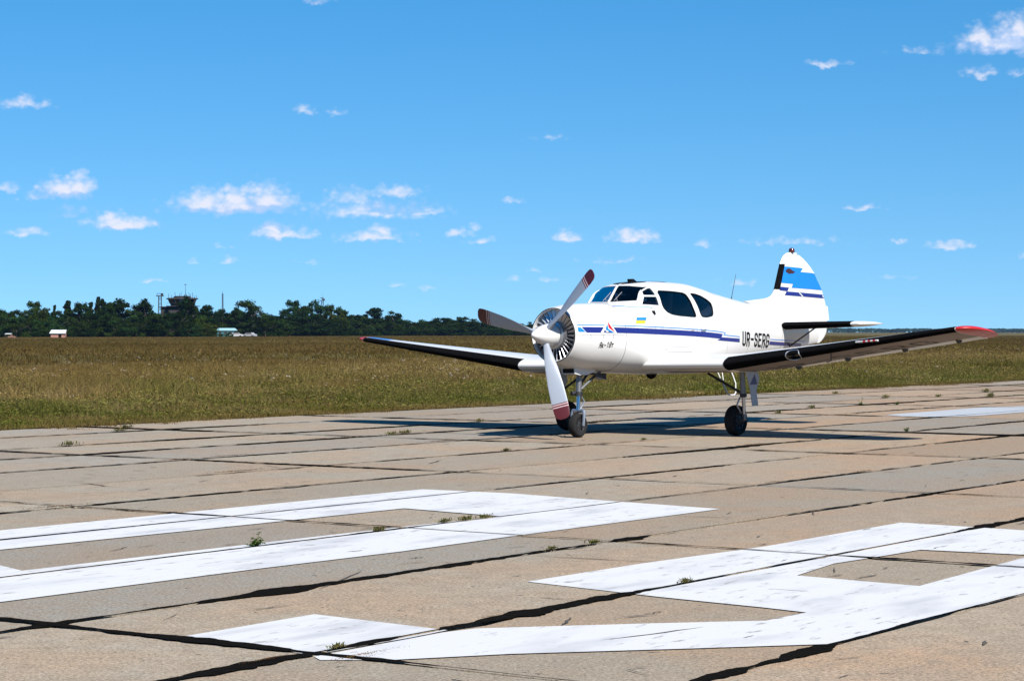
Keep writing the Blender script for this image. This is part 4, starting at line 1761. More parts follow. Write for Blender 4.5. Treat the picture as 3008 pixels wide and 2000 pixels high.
def build_tail():
    fin = slab_sections([1.70, 1.85, 2.0, 2.02, 2.05, 2.075, 2.095, 2.13, 2.18, 2.23] + lin(2.30, 2.67, 6) + [2.74, 2.80, 2.84, 2.86], fin_le,
                        lambda z: min(HINGE - .006, fin_te(z)), fin_thick, M_WHITE, 'tail_fin', PLANE, 24)
    rud = slab_sections([1.345, 1.38, 1.45, 1.52, 1.6, 1.69] + lin(1.75, 2.62, 10) + [2.70, 2.76, 2.81, 2.84, 2.858],
                        lambda z: HINGE + .004 if z > 1.66 else HINGE + .05 + (1.66 - z) * 1.2, fin_te, fin_thick, M_WHITE, 'rudder', PLANE, 16)

    def on_fin(s, z):
        return P3(s, fin_thick(z, s) + .0045, z)
    # black boot on the fin nose
    v, f = [], []
    zs = lin(2.235, 2.66, 10)
    for z in zs:
        le = fin_le(z)
        for k in range(-5, 6):
            s = le + .105 * (abs(k) / 5) ** 1.6
            t = (fin_thick(z, s) + .005) * (1 if k > 0 else -1 if k < 0 else 0)
            v.append(P3(s - (.006 if k == 0 else 0), t, z))
    for i in range(len(zs) - 1):
        for k in range(10):
            f.append((i * 11 + k, i * 11 + k + 1, (i + 1) * 11 + k + 1, (i + 1) * 11 + k))
    mesh_obj('de_icing_boot', v, f, M_BOOT, fin, True)

    def edge(z0, z1, n=8):
        return [(fin_te(z) - .012, z) for z in lin(z0, z1, n)]
    decal('blue_flash', [[(6.915, 2.620), (7.523, 2.602), (7.436, 2.537), (7.86, 2.530)] + edge(2.52, 2.245, 6) + [(7.093, 2.266), (7.146, 2.330), (6.80, 2.343)]], M_CYAN, on_fin, fin, .08)
    decal('navy_flash', [[(6.765, 2.280), (7.013, 2.268), (6.955, 2.202), (8.17, 2.170)] + edge(2.166, 2.104, 4) + [(6.86, 2.139), (6.934, 2.207), (6.735, 2.217)]], M_NAVY, on_fin, fin, .08)
    decal('tab_stripe', [[(7.32, 2.188), (7.36, 2.188), (7.50, 2.117), (7.45, 2.117)]], M_WHITE, lambda s, z: P3(s, fin_thick(z, s) + .0075, z), fin, .08)
    # small dark winged emblem on the blue
    decal('tail_emblem', [[(6.93, 2.553), (7.00, 2.585), (7.06, 2.588), (7.115, 2.568), (7.18, 2.548), (7.243, 2.533), (7.20, 2.518), (7.157, 2.504), (7.09, 2.503), (7.029, 2.494), (7.0, 2.512), (6.955, 2.521)]], M_EMBLEM,
          lambda s, z: P3(s, fin_thick(z, s) + .0075, z), fin, .05)
    # beacon, tab
    bc = MB().lathe([(0, .045), (.012, .052), (.045, .050), (.07, .035), (.078, .008)], P3(7.22, 0, 2.86), (0, 0, 1), 16)
    bc.obj('beacon', M_RED2, fin, True)
    MB().prism([P3(8.315, -.008, 1.98), P3(8.395, -.008, 1.97), P3(8.44, -.008, 1.735), P3(8.37, -.008, 1.73)], (0, .016, 0)).obj('rudder_tab', M_WHITE, rud)
    # tailplane
    for sg in (1, -1):
        sp = empty('tailplane', P3(6.9, .3 * sg, 1.62), 0, PLANE)
        og = Vector(P3(6.9, .3 * sg, 1.62))

        def geo(v):
            q = max(0.0, (v - 1.50) / .285)
            k = math.sqrt(max(0, 1 - min(q, .9985) ** 2))
            le, te = 6.42 + .05 * v, 7.55 - .14 * v
            mid = le + .60 * (te - le)
            return mid - (mid - le) * k, mid + (te - mid) * k

        def pt(v, x, up, off=0.0):
            le, te = geo(v)
            h = naca(x, .115) * (te - le) + off
            return tuple(Vector(P3(le + (te - le) * x - (off if x < .004 else 0), v * sg, 1.625 + .008 * v + (h if up else -h))) - og)

        def panel(name, vs, x0, x1, mat, par, off=0.0, nx=12):
            xs = [x0 + (x1 - x0) * (1 - math.cos(math.pi / 2 * k / nx)) if x0 < .01 else x0 + (x1 - x0) * k / nx for k in range(nx + 1)]
            rings = [[pt(v, x, True, off) for x in xs[::-1]] + [pt(v, x, False, off) for x in (xs[1:] if x0 < .01 else xs)] for v in vs]
            a, b = loft(rings)
            return mesh_obj(name, a, b, mat, par, True, True, 40)
        panel('stabiliser', [.05, .5, 1.0, 1.3, 1.5], 0, .60, M_WHITE, sp)
        panel('stabiliser_tip', [1.5005, 1.56, 1.62, 1.68, 1.72, 1.75, 1.77, 1.78], 0, 1.0, M_WHITE, sp)
        panel('elevator', [.16, .5, 1.0, 1.3, 1.498], .607, 1.0, M_WHITE, sp, 0, 5)
        panel('de_icing_boot', lin(.22, 1.49, 8), 0, .16, M_BOOT, sp, .004, 7)
        s0, s1 = Vector(P3(6.62, .80 * sg, 1.60)) - og, Vector(P3(6.84, .16 * sg, 1.29)) - og
        MB().tube([s0, s1], .013, 8).obj('bracing_strut', M_DGREY, sp, True)


build_tail()


# ---- paint scheme on the fuselage side
def skin_map(sg, off):
    return lambda s, z: on_skin(s, z, sg, off)


def build_livery():
    mid = [(.563, 1.556), (1.37, 1.548), (2.25, 1.525), (3.9, 1.463), (4.7, 1.392)]
    c = pchip([a for a, b in mid], [b for a, b in mid])
    for sg in (1, -1):
        up, dn = [(s, c(s) + .040) for s in lin(.635, 4.10, 26)], [(s, c(s) - .040) for s in lin(.72, 4.02, 26)]
        band = up + [(4.06, c(4.06) - .012), (4.70, 1.419), (4.70, 1.361), (3.90, 1.392), (4.02, c(4.02) - .040)] + dn[::-1][1:]
        decal('navy_stripe', [band], M_NAVY, skin_map(sg, .003), FUS, .06)
        decal('blue_chevron', [[(.563, 1.590), (.615, 1.589), (.70, 1.524), (.563, 1.526)]], M_CYAN, skin_map(sg, .003), FUS, .06)
        thin = [(s, c(s) + .068) for s in lin(.563, 4.2, 26)] + [(4.13, 1.475), (4.70, 1.448)]
        polys = []
        for a, b in zip(thin[:-1], thin[1:]):
            polys.append([(a[0], a[1] + .006), (a[0], a[1] - .006), (b[0], b[1] - .006), (b[0], b[1] + .006)])
        decal('blue_pinstripe', polys, M_CYAN, skin_map(sg, .0034), FUS, .08)
        # aft of the registration
        decal('navy_stripe', [[(5.93, 1.375), (7.30, 1.335), (7.34, 1.285), (5.93, 1.318)]], M_NAVY, skin_map(sg, .003), FUS, .06)
        decal('blue_pinstripe', [[(5.93, 1.412), (7.45, 1.375), (7.45, 1.365), (5.93, 1.402)]], M_CYAN, skin_map(sg, .0034), FUS, .08)
        # registration letters
        polys, tot = text_polys('UR-SERG', .32, .48)
        for ch, q in polys:
            mp = []
            for poly in q:
                pp = []
                for a, b in poly:
                    u = a / tot
                    u = u if sg > 0 else 1 - u
                    s = 4.815 + 1.08 * u
                    pp.append((s, 1.318 - .036 * u + b / 1.9 * .200))
                mp.append(pp)
            decal('registration_letter', mp, M_BLACKP, skin_map(sg, .005), FUS, .05)
        # flag
        sl = .06
        decal('flag_blue', [[(1.855, 1.735), (2.035, 1.735), (2.01, 1.692), (1.825, 1.692)]], M_CYAN, skin_map(sg, .004), FUS, .05)
        decal('flag_yellow', [[(1.825, 1.690), (2.01, 1.690), (1.98, 1.645), (1.79, 1.645)]], M_YEL, skin_map(sg, .004), FUS, .05)
        # triangular delta emblem across the stripe
        decal('emblem_ground', [[(1.00, 1.512), (1.19, 1.685), (1.215, 1.685), (1.36, 1.505), (1.32, 1.500), (1.20, 1.53), (1.06, 1.508)]], M_WHITE, skin_map(sg, .0045), FUS, .05)
        decal('emblem_navy', [[(1.06, 1.516), (1.10, 1.556), (1.13, 1.520)]], M_NAVY, skin_map(sg, .006), FUS, .05)
        decal('emblem_red', [[(1.205, 1.672), (1.185, 1.60), (1.20, 1.575), (1.315, 1.515), (1.245, 1.60)]], M_REDP, skin_map(sg, .006), FUS, .05)
        decal('emblem_cyan', [[(1.175, 1.640), (1.12, 1.575), (1.125, 1.55), (1.26, 1.512), (1.29, 1.515), (1.175, 1.568)]], M_CYAN, skin_map(sg, .006), FUS, .05)
        # thin blue line below the windscreen
        ln = [(1.58, 1.905), (1.8, 1.905), (2.0, 1.895), (2.2, 1.885)]
        decal('blue_pinstripe', [[ln[k], ln[k + 1], (ln[k + 1][0], ln[k + 1][1] - .010), (ln[k][0], ln[k][1] - .010)] for k in range(3)], M_CYAN, skin_map(sg, .0034), FUS, .08)
    # type name on the port cowl, in Cyrillic italics
    GT = {'Я': [[(.85, 0), (.85, 1.5), (.3, 1.5), (.1, 1.3), (.1, .95), (.3, .75), (.85, .75)], [(.5, .75), (.1, 0)]],
          'к': [[(.15, 0), (.15, 1.0)], [(.8, 1.0), (.2, .5), (.8, 0)]], '-': [[(.1, .62), (.7, .62)]],
          '1': [[(.15, 1.15), (.5, 1.5), (.5, 0)]],
          '8': [[(.3, .78), (.12, .95), (.12, 1.3), (.3, 1.5), (.6, 1.5), (.78, 1.3), (.78, .95), (.6, .78), (.3, .78), (.1, .58), (.1, .2), (.3, 0), (.6, 0), (.82, .2), (.82, .58), (.6, .78)]],
          'т': [[(.05, 1.0), (.75, 1.0)], [(.4, 1.0), (.4, 0)]]}
    x = 0.0
    for ch in 'Як-18т':
        q = []
        for p in GT[ch]:
            q += stroke_polys(p, .26)
        mp = [[(.985 + (a + x + .22 * b) * .047, 1.300 + b * .047 + (a + x) * .0012) for a, b in poly] for poly in q]
        decal('type_name_letter', mp, M_BLACKP, skin_map(1, .004), FUS, .05)
        x += 1.12
    # hand grips, small vents, seams, antennae
    for s, w in ((3.15, .06), (3.42, .13)):
        z = 1.555
        a = [Vector(on_skin(s, z + .012, 1, -.002)), Vector(on_skin(s, z, 1, .022)), Vector(on_skin(s + w, z - .004, 1, .022)), Vector(on_skin(s + w, z + .010, 1, -.002))]
        MB().tube(a, .007, 6).obj('door_handle', M_ALU, FUS, True)
    m = MB()
    m.prism([on_skin(2.16, 1.835, 1, .002), on_skin(2.20, 1.835, 1, .002), on_skin(2.215, 1.775, 1, .002)], (.0, .03, .0))
    m.obj('air_intake', M_BLACKP, FUS)
    for s, z0, z1 in ((2.225, 1.06, 1.86), (2.36, 1.1, 1.74), (6.9, 1.6, 1.72)):
        MB().tube([on_skin(s, z, 1, .0004) for z in lin(z0, z1, 10)], .0026, 4).obj('panel_seam', M_GREY, FUS)
    for (a, b, z) in ((2.65, 3.1, 1.30), (2.28, 2.95, 2.185)):
        MB().tube([on_skin(s, z, 1, .0004) for s in lin(a, b, 8)], .0026, 4).obj('panel_seam', M_GREY, FUS)
    for sg in (1, -1):
        door = [(2.405, 2.17), (2.9, 2.165), (3.22, 2.14), (3.31, 1.95), (3.32, 1.60), (3.28, 1.28), (3.18, 1.22), (2.55, 1.22), (2.43, 1.30), (2.405, 1.6), (2.405, 2.17)]
        dp = []
        for a, b in zip(door[:-1], door[1:]):
            dp += [(a[0] + (b[0] - a[0]) * k / 5, a[1] + (b[1] - a[1]) * k / 5) for k in range(5)]
        MB().tube([on_skin(s, z, sg, .0003) for s, z in dp + [door[0]]], .0024, 4, False).obj('door_seam', M_GREY, FUS)
    for s in (4.28, 5.05, 5.72, 6.45):
        MB().tube([p for p in fus_ring(s, 60)] + [fus_ring(s, 60)[0]], .0022, 4, False).obj('panel_seam', M_GREY, FUS)
    MB().tube([P3(5.22, .05, 2.04), P3(5.24, .05, 2.10), P3(5.37, .05, 2.46)], [.012, .006, .003], 6).obj('whip_antenna', M_DGREY, FUS)
    b = MB()
    b.prism([P3(2.44, -.035, 2.265), P3(2.43, -.035, 2.325), P3(2.50, -.035, 2.328), P3(2.60, -.035, 2.278), P3(2.565, -.035, 2.278), P3(2.515, -.035, 2.305), P3(2.505, -.035, 2.27)], (0, .07, 0))
    b.obj('roof_antenna', M_BLACKP, FUS)
    # pillars: proud white frames of the windscreen
    def skin_front(v, z):
        lo, hi = 1.75, 2.6
        for _ in range(40):
            q = (lo + hi) / 2
            if fus_v(q, z) > abs(v) and zt(q) > z:
                hi = q
            else:
                lo = q
        return hi
    for v0, v1 in ((0, 0), (.445, .402), (-.445, -.402)):
        pts = []
        for k in range(7):
            u = k / 6
            z = 1.968 + (2.215 - 1.968) * u
            v = v0 + (v1 - v0) * u
            pts.append(P3(skin_front(max(abs(v), .004), z) - .002, v, z))
        MB().tube(pts, .014, 6).obj('windscreen_pillar', M_WHITE, FUS, True)
    for sg in (1, -1):
        w = MB()
        a = P3(skin_front(.20, 1.985) - .01, .10 * sg + .05, 1.965)
        w.tube([a, P3(skin_front(.12, 2.03) - .02, .10 * sg + .02, 2.04)], .004, 5)
        w.tube([P3(skin_front(.12, 1.99) - .022, .10 * sg - .0, 1.99), P3(skin_front(.12, 2.12) - .018, .10 * sg + .06, 2.12)], .004, 5)
        w.obj('windscreen_wiper', M_GREY, FUS)
    # belly dome and stripe of the flap gap
    MB().lathe([(0, .085), (.03, .083), (.07, .06), (.09, .02)], P3(3.02, -.02, .905), (0, 0, -1), 16).obj('belly_beacon', M_BLACKP, FUS, True)
    # boarding step hanging behind the port wing root
    st = MB()
    p = [(4.14, .46, .90), (4.22, .50, .72), (4.30, .53, .575), (4.34, .54, .545), (4.48, .54, .54), (4.53, .54, .57), (4.55, .53, .72), (4.50, .48, .92)]
    st.tube([P3(*q) for q in p], .011, 8)
    st.tube([P3(4.30, .44, .91), P3(4.26, .50, .70), P3(4.31, .53, .575)], .008, 6)
    st.obj('boarding_step', M_WHITE, PLANE, True)


build_livery()


# ---- landing gear
def wheel(name, s, v, zc, r, w, par, og):
    g = empty(name, Vector(P3(s, v, zc)) - Vector(og), 0, par)
    prof = []
    rr = r - w * .42
    prof = [(-w * .36, r * .56), (-w * .46, r * .64), (-w * .5, r * .78)]
    for k in range(9):
        t = math.pi * k / 8
        prof.append((-math.cos(t) * w * .5, r * .80 + math.sin(t) ** .75 * r * .20))
    prof += [(w * .5, r * .78), (w * .46, r * .64), (w * .36, r * .56)]
    MB().lathe(prof, (0, 0, 0), (0, 1, 0), 40).obj('tyre', M_TYRE, g, True, 50)
    MB().lathe([(-w * .40, r * .1), (-w * .40, r * .3), (-w * .30, r * .42), (-w * .40, r * .57), (w * .40, r * .57), (w * .30, r * .42), (w * .40, r * .3), (w * .44, r * .12)], (0, 0, 0), (0, 1, 0), 32).obj('rim', M_DGREY, g, True, 40)
    for k in range(8):
        a = 2 * math.pi * k / 8
        b = MB()
        b.tube([(r * .44 * math.cos(a), w * .3, r * .44 * math.sin(a)), (r * .44 * math.cos(a), w * .42, r * .44 * math.sin(a))], r * .04, 6)
        b.obj('wheel_bolt', M_GREY, g)
    return g


def build_gear():
    # nose leg
    og = P3(1.13, 0, .9)
    g = empty('nose_gear', og, 0, PLANE)
    o = Vector(og)

    def q(s, v, z):
        return tuple(Vector(P3(s, v, z)) - o)
    wheel('wheel', 1.075, 0, .176, .176, .125, g, og)
    MB().tube([q(1.13, 0, .96), q(1.105, 0, .62)], .043, 14).obj('outer_strut', M_GREY, g, True)
    MB().tube([q(1.105, 0, .66), q(1.10, 0, .60)], .062, 14).obj('steering_collar', M_DGREY, g, True)
    MB().tube([q(1.11, -.02, .66), q(1.00, -.05, .635)], .032, 10).obj('shimmy_damper', M_DGREY, g, True)
    MB().tube([q(1.105, 0, .60), q(1.09, 0, .40)], .029, 14).obj('oleo_piston', M_CHROME, g, True)
    fk = MB()
    fk.tube([q(1.092, -.10, .385), q(1.092, .10, .385)], .03, 8)
    for sg in (1, -1):
        fk.tube([q(1.092, .09 * sg, .39), q(1.085, .105 * sg, .33), q(1.075, .10 * sg, .17)], [.028, .024, .02], 8)
    fk.obj('fork', M_ALU, g, True)
    MB().tube([q(1.125, .02, .61), q(1.20, .03, .52), q(1.115, .02, .41)], .013, 8).obj('torque_link', M_ALU, g, True)
    MB().tube([q(1.12, .03, .70), q(1.30, .06, .82), q(1.52, .10, .95)], .021, 8).obj('drag_strut', M_GREY, g, True)
    MB().tube([q(1.12, -.03, .70), q(1.30, -.06, .82), q(1.52, -.10, .95)], .021, 8).obj('drag_strut', M_GREY, g, True)
    MB().prism([q(1.30, .13, .93), q(1.62, .13, .92), q(1.60, .15, .83), q(1.36, .15, .84)], (0, -.008, 0)).obj('gear_door', M_DGREY, g)
    MB().prism([q(1.20, -.10, .936), q(1.62, -.10, .90), q(1.62, .10, .90), q(1.20, .10, .936)], (0, 0, .006)).obj('wheel_bay', M_BLACKP, g)
    # main legs
    for sg in (1, -1):
        dz = -ROLL * 1.57 * sg                  # both tyres stand on the same flat pavement
        og = P3(2.88, 1.64 * sg, .9)
        g = empty('main_gear', og, 0, PLANE)
        o = Vector(og)

        def q(s, v, z, o=o, sg=sg):
            return tuple(Vector(P3(s, v * sg, z)) - o)
        wheel('wheel', 2.915, 1.545 * sg, .228 + dz, .228, .16, g, og)
        MB().tube([q(2.86, 1.695, .93), q(2.88, 1.70, .55)], .040, 14).obj('outer_strut', M_GREY, g, True)
        MB().tube([q(2.88, 1.70, .60), q(2.883, 1.70, .545)], .052, 14).obj('strut_collar', M_DGREY, g, True)
        MB().tube([q(2.88, 1.70, .55), q(2.90, 1.70, .30)], .028, 14).obj('oleo_piston', M_CHROME, g, True)
        MB().tube([q(2.90, 1.70, .34), q(2.91, 1.70, .24 + dz), q(2.915, 1.67, .228 + dz), q(2.915, 1.55, .228 + dz)], .030, 10).obj('axle', M_GREY, g, True)
        MB().tube([q(2.85, 1.66, .54), q(2.78, 1.65, .43), q(2.88, 1.66, .31)], .014, 8).obj('torque_link', M_ALU, g, True)
        MB().tube([q(2.87, 1.65, .62), q(2.84, 1.35, .78), q(2.80, 1.14, .90)], .020, 8).obj('side_strut', M_DGREY, g, True)
        # leg fairing door, outboard of the leg
        ol = [(2.86, .915), (3.20, .91), (3.23, .80), (3.14, .64), (3.19, .42), (3.03, .415), (2.97, .66)]
        d = MB().prism([q(s, 1.755, z) for s, z in ol], (0, .012 * sg, 0)).obj('gear_door', M_DOORG, g)
        tri = [(3.09, .875), (3.165, .73), (2.965, .73)]
        MB().prism([q(s, 1.7685, z) for s, z in tri], (0, .002 * sg, 0)).obj('door_emblem', M_NAVY, d)
        tri2 = [(3.095, .892), (3.182, .722), (2.947, .722)]
        MB().prism([q(s, 1.7675, z) for s, z in tri2], (0, .0006 * sg, 0)).obj('emblem_border', M_PINK, d)


build_gear()


# ---- pilot, seen through the glass in the port seat
def build_pilot():
    X, Y, Z = 0, 0, 0
    verts = [(0, 0, 1.50), (-.02, 0, 1.66), (-.03, 0, 1.80), (-.02, 0, 1.885), (.01, 0, 1.935),
             (-.03, .15, 1.80), (-.05, .20, 1.66), (.14, .17, 1.60), (.26, .12, 1.66),
             (-.03, -.15, 1.80), (-.05, -.20, 1.66), (.14, -.17, 1.60), (.26, -.12, 1.66),
             (.10, .09, 1.50), (.34, .10, 1.54), (.40, .10, 1.36), (.10, -.09, 1.50), (.34, -.10, 1.54), (.40, -.10, 1.36)]
    edges = [(0, 1), (1, 2), (2, 3), (3, 4), (2, 5), (5, 6), (6, 7), (7, 8), (2, 9), (9, 10), (10, 11), (11, 12), (0, 13), (13, 14), (14, 15), (0, 16), (16, 17), (17, 18)]
    rad = [.13, .14, .13, .05, .05, .06, .05, .042, .03, .06, .05, .042, .03, .09, .075, .055, .09, .075, .055]
    me = bpy.data.meshes.new('person')
    me.from_pydata(verts, edges, [])
    ob = bpy.data.objects.new('person', me)
    COL.objects.link(ob)
    md = ob.modifiers.new('skin', 'SKIN')
    for i, r in enumerate(rad):
        me.skin_vertices[0].data[i].radius = (r, r * (1.15 if i in (1, 2) else 1))
    me.skin_vertices[0].data[0].use_root = True
    sb = ob.modifiers.new('sub', 'SUBSURF')
    sb.levels = sb.render_levels = 2
    bpy.context.view_layer.update()
    m2 = bpy.data.meshes.new_from_object(ob.evaluated_get(bpy.context.evaluated_depsgraph_get()))
    ob.modifiers.clear()
    ob.data = m2
    m2.shade_smooth()
    m2.materials.clear()
    m2.materials.append(M_SHIRT)
    # head with brow, nose and chin; hair cap
    bm = bmesh.new()
    bmesh.ops.create_uvsphere(bm, u_segments=20, v_segments=14, radius=1)
    for v in bm.verts:
        x, y, z = v.co
        z2 = z * .118
        x2 = x * .095 + (.018 if x > .8 and abs(y) < .35 and -.35 < z < .15 else 0) + (.008 if z < -.5 and x > 0 else 0)
        y2 = y * (.076 - (.016 if z < -.4 else 0))
        v.co = (x2 + .02, y2, z2 + 2.02)
    hm = bpy.data.meshes.new('head')
    bm.to_mesh(hm)
    bm.free()
    hm.shade_smooth()
    hm.materials.append(M_SKIN)
    link(bpy.data.objects.new('head', hm), ob)
    bm = bmesh.new()
    bmesh.ops.create_uvsphere(bm, u_segments=20, v_segments=14, radius=1)
    bmesh.ops.delete(bm, geom=[v for v in bm.verts if v.co.z < -.25 or (v.co.z < .45 and v.co.x > .25)], context='VERTS')
    for v in bm.verts:
        v.co = (v.co.x * .103 + .016, v.co.y * .083, v.co.z * .127 + 2.022)
    hm = bpy.data.meshes.new('hair')
    bm.to_mesh(hm)
    bm.free()
    hm.shade_smooth()
    hm.materials.append(M_HAIR)
    link(bpy.data.objects.new('hair', hm), ob)
    base = Matrix.Translation(PLANE.location) @ PLANE.rotation_euler.to_matrix().to_4x4()
    ob.matrix_world = base @ Matrix.Translation(P3(2.70, .28, .02)) @ Matrix.Diagonal((1, 1, 1, 1))
    tag(ob, 'pilot in a blue shirt seated behind the cabin glass of the aircraft', 'person')


build_pilot()

# ------------------------------------------------------------------ tree belt, tower and sheds beyond the field
M_CROWN = attr_mat('tree_leaves', translucent=.12)
M_BARK = grain(principled('bark', (.06, .045, .035), .9), .1, 6.0)
M_POPBARK = grain(principled('pale_bark', (.22, .20, .17), .9), .1, 6.0)


def crown_mesh(name, kind, seed, n_leaf=6500):
    """unit tree (height 1): leaf-clump faces through the crown volume, in randomly lighter and darker clumps"""
    r = np.random.RandomState(seed)
    clumps = []
    if kind == 'poplar':
        for k in range(40):
            z = r.uniform(.04, .97)
            w = .105 * math.sin(math.pi * min(1, (z + .05) ** .8)) + .015
            a = r.uniform(0, 6.28)
            q = r.uniform(0, 1) ** .6 * w
            clumps.append((q * math.cos(a), q * math.sin(a), z, r.uniform(.045, .08), r.uniform(.05, .09)))
    elif kind == 'bush':
        for k in range(26):
            a = r.uniform(0, 6.28)
            q = r.uniform(0, 1) ** .6 * .62
            z = r.uniform(.05, 1) * (1 - .55 * (q / .62) ** 2) * .88
            clumps.append((q * math.cos(a), q * math.sin(a), z, r.uniform(.13, .24), r.uniform(.10, .18)))
    elif kind == 'tall':
        for k in range(46):
            z = r.uniform(.05, .95)
            w = .30 * math.sin(math.pi * min(1, z * .93) ** .9) + .03
            a = r.uniform(0, 6.28)
            q = r.uniform(0, 1) ** .55 * w
            clumps.append((q * math.cos(a), q * math.sin(a), z, r.uniform(.08, .15), r.uniform(.06, .11)))
    else:
        for k in range(46):
            a = r.uniform(0, 6.28)
            z = r.uniform(.06, .95)
            w = .46 * math.sqrt(max(.02, 1 - ((z - .52) / .48) ** 2))
            q = r.uniform(0, 1) ** .5 * w
            clumps.append((q * math.cos(a), q * math.sin(a), z, r.uniform(.11, .20), r.uniform(.07, .13)))
    V, F, Cc = [], [], []
    per = n_leaf // len(clumps)
    for (cx, cy, cz, rw, rh) in clumps:
        tone = r.uniform(.55, 1.35)
        warm = r.uniform(-.12, .25)
        for j in range(per):
            d = r.normal(0, 1, 3)
            d /= np.linalg.norm(d)
            q = r.uniform(.2, 1.0)
            p = np.array((cx + d[0] * rw * q, cy + d[1] * rw * q, cz + d[2] * rh * q))
            if p[2] < .01:
                p[2] = .01 + abs(p[2]) * .3
            nrm = d + r.normal(0, .55, 3)
            nrm /= np.linalg.norm(nrm)
            u = np.cross(nrm, r.normal(0, 1, 3))
            u /= np.linalg.norm(u)
            w = np.cross(nrm, u)
            sz = r.uniform(.013, .034)
            n = len(V)
            V += [p - u * sz, p + w * sz * .7, p + u * sz, p - w * sz * .7]
            F.append((n, n + 1, n + 2, n + 3))
            g = tone * r.uniform(.65, 1.4)
            Cc += [((.014 + .004 * warm) * g * (1 + warm), .027 * g, .006 * g * (1 - warm))] * 4
    me = bpy.data.meshes.new(name)
    me.from_pydata([tuple(p) for p in V], [], F)
    at = me.color_attributes.new('Col', 'FLOAT_COLOR', 'POINT')
    cc = np.ones((len(V), 4), np.float32)
    cc[:, :3] = np.array(Cc)
    at.data.foreach_set('color', cc.reshape(-1))
    me.materials.append(M_CROWN)
    return me


def trunk_mesh(name, kind, seed):
    r = random.Random(seed)
    mb = MB()
    h = {'poplar': .85, 'bush': .45, 'tall': .75, 'round': .62}[kind]
    w = {'poplar': .016, 'bush': .02, 'tall': .022, 'round': .028}[kind]
    pts = [(r.uniform(-.01, .01) * k, r.uniform(-.01, .01) * k, h * k / 5 - .005) for k in range(6)]
    mb.tube(pts, [w * (1 - .14 * k) for k in range(6)], 7)
    for k in range(7):
        z = h * r.uniform(.3, .9)
        a = r.uniform(0, 6.28)
        ln = {'poplar': .08, 'bush': .35, 'tall': .2, 'round': .32}[kind] * r.uniform(.6, 1.1)
        mb.tube([(0, 0, z), (math.cos(a) * ln * .5, math.sin(a) * ln * .5, z + ln * .35), (math.cos(a) * ln, math.sin(a) * ln, z + ln * .8)], [w * .45, w * .3, w * .12], 5)
    return mb


CROWNS, TRUNKS = {}, {}
for kd, cnt in (('round', 4), ('tall', 4), ('poplar', 3), ('bush', 4)):
    for j in range(cnt):
        CROWNS[kd, j] = crown_mesh('crown', kd, 100 + j * 7 + len(kd))
        tb = trunk_mesh('trunk', kd, 200 + j + len(kd))
        tm = bpy.data.meshes.new('trunk')
        tm.from_pydata(tb.v, [], tb.f)
        tm.shade_smooth()
        tm.materials.append(M_POPBARK if kd == 'poplar' else M_BARK)
        TRUNKS[kd, j] = tm
KCOUNT = {'round': 4, 'tall': 4, 'poplar': 3, 'bush': 4}
TREE_N = [0]


def tree(kind, px, top, half, depth, tint, label, group=None):
    """px, top: where it stands and how high it reaches in the photo; half: half its width in photo pixels; depth in metres"""
    rr = random.Random(TREE_N[0] * 13 + 5)
    j = TREE_N[0] % KCOUNT[kind]
    TREE_N[0] += 1
    sc = depth / F_PX
    x = (px - 1504) * sc
    base = 0.0
    h = CAM_H + (HOR - top) * sc
    unit_half = {'round': .37, 'tall': .225, 'poplar': .095, 'bush': .46}[kind]
    wx = half * sc / unit_half
    o = empty({'round': 'broadleaf_tree', 'tall': 'tall_tree', 'poplar': 'poplar_tree', 'bush': 'bush'}[kind], (x, depth, -.05), rr.uniform(0, 6.28))
    o.scale = (wx, wx, h / .97)
    c = link(bpy.data.objects.new('crown', CROWNS[kind, j]), o)
    c.color = (*tint, 1)
    link(bpy.data.objects.new('trunk', TRUNKS[kind, j]), o)
    tag(o, label, 'bush' if kind == 'bush' else 'tree', group)
    return o


DK, MID, YG, BG, OL = (.55, .62, .62), (.85, .95, .95), (1.35, 1.25, .75), (.80, 1.0, 1.25), (1.3, 1.0, .7)


def belt(px):                                   # the belt runs away from us to the right
    return float(np.interp(px, [-100, 0, 700, 1500, 2500], [585, 592, 680, 940, 1500]))


def T(kind, px, top, half, tint, label, dd=0, group=None):
    return tree(kind, px, top, half, belt(px) + dd, tint, label, group)


# skyline trees, one by one along the belt
T('round', 10, 912, 34, DK, 'dark round tree at the end of the belt, beside the brick heap')
T('round', 104, 888, 30, YG, 'yellow-green tree topping the pale bushes left of the brick shed')
T('bush', 60, 928, 44, BG, 'wide grey-green bush behind the low lean-to')
T('bush', 118, 915, 52, BG, 'broad grey-green bush below the yellow-green treetop')
T('bush', 172, 922, 46, MID, 'large mid-green bush directly behind the brick shed')
T('bush', 215, 930, 36, MID, 'rounded mid-green bush on the tower side of the brick shed')
T('poplar', 161, 900, 7, DK, 'very thin dark poplar spike above the bush behind the brick shed')
T('poplar', 199, 888, 13, DK, 'slim dark poplar rising alone beyond the brick shed')
T('tall', 238, 889, 24, DK, 'dark tall tree with a flat top next to the slim poplar')
T('poplar', 268, 892, 10, DK, 'short dark poplar between two tall trees')
T('poplar', 289, 877, 9, DK, 'tallest dark poplar of the pair reaching above the belt')
T('poplar', 300, 881, 8, DK, 'second poplar of the pair reaching above the belt')
T('tall', 314, 888, 18, DK, 'narrow dark tree beside the poplar pair')
T('tall', 345, 881, 30, DK, 'dense dark tall tree between the poplar pair and the tower group')
T('round', 285, 925, 40, DK, 'dark broad tree filling the belt below the poplar pair', -14)
T('bush', 335, 930, 46, MID, 'dark bush in front of the dense tall tree', -20)
T('bush', 250, 934, 40, DK, 'dark thicket bush under the flat-topped tree', -20)
T('tall', 424, 882, 25, DK, 'solitary dark dome-topped tree short of the lattice radar mast')
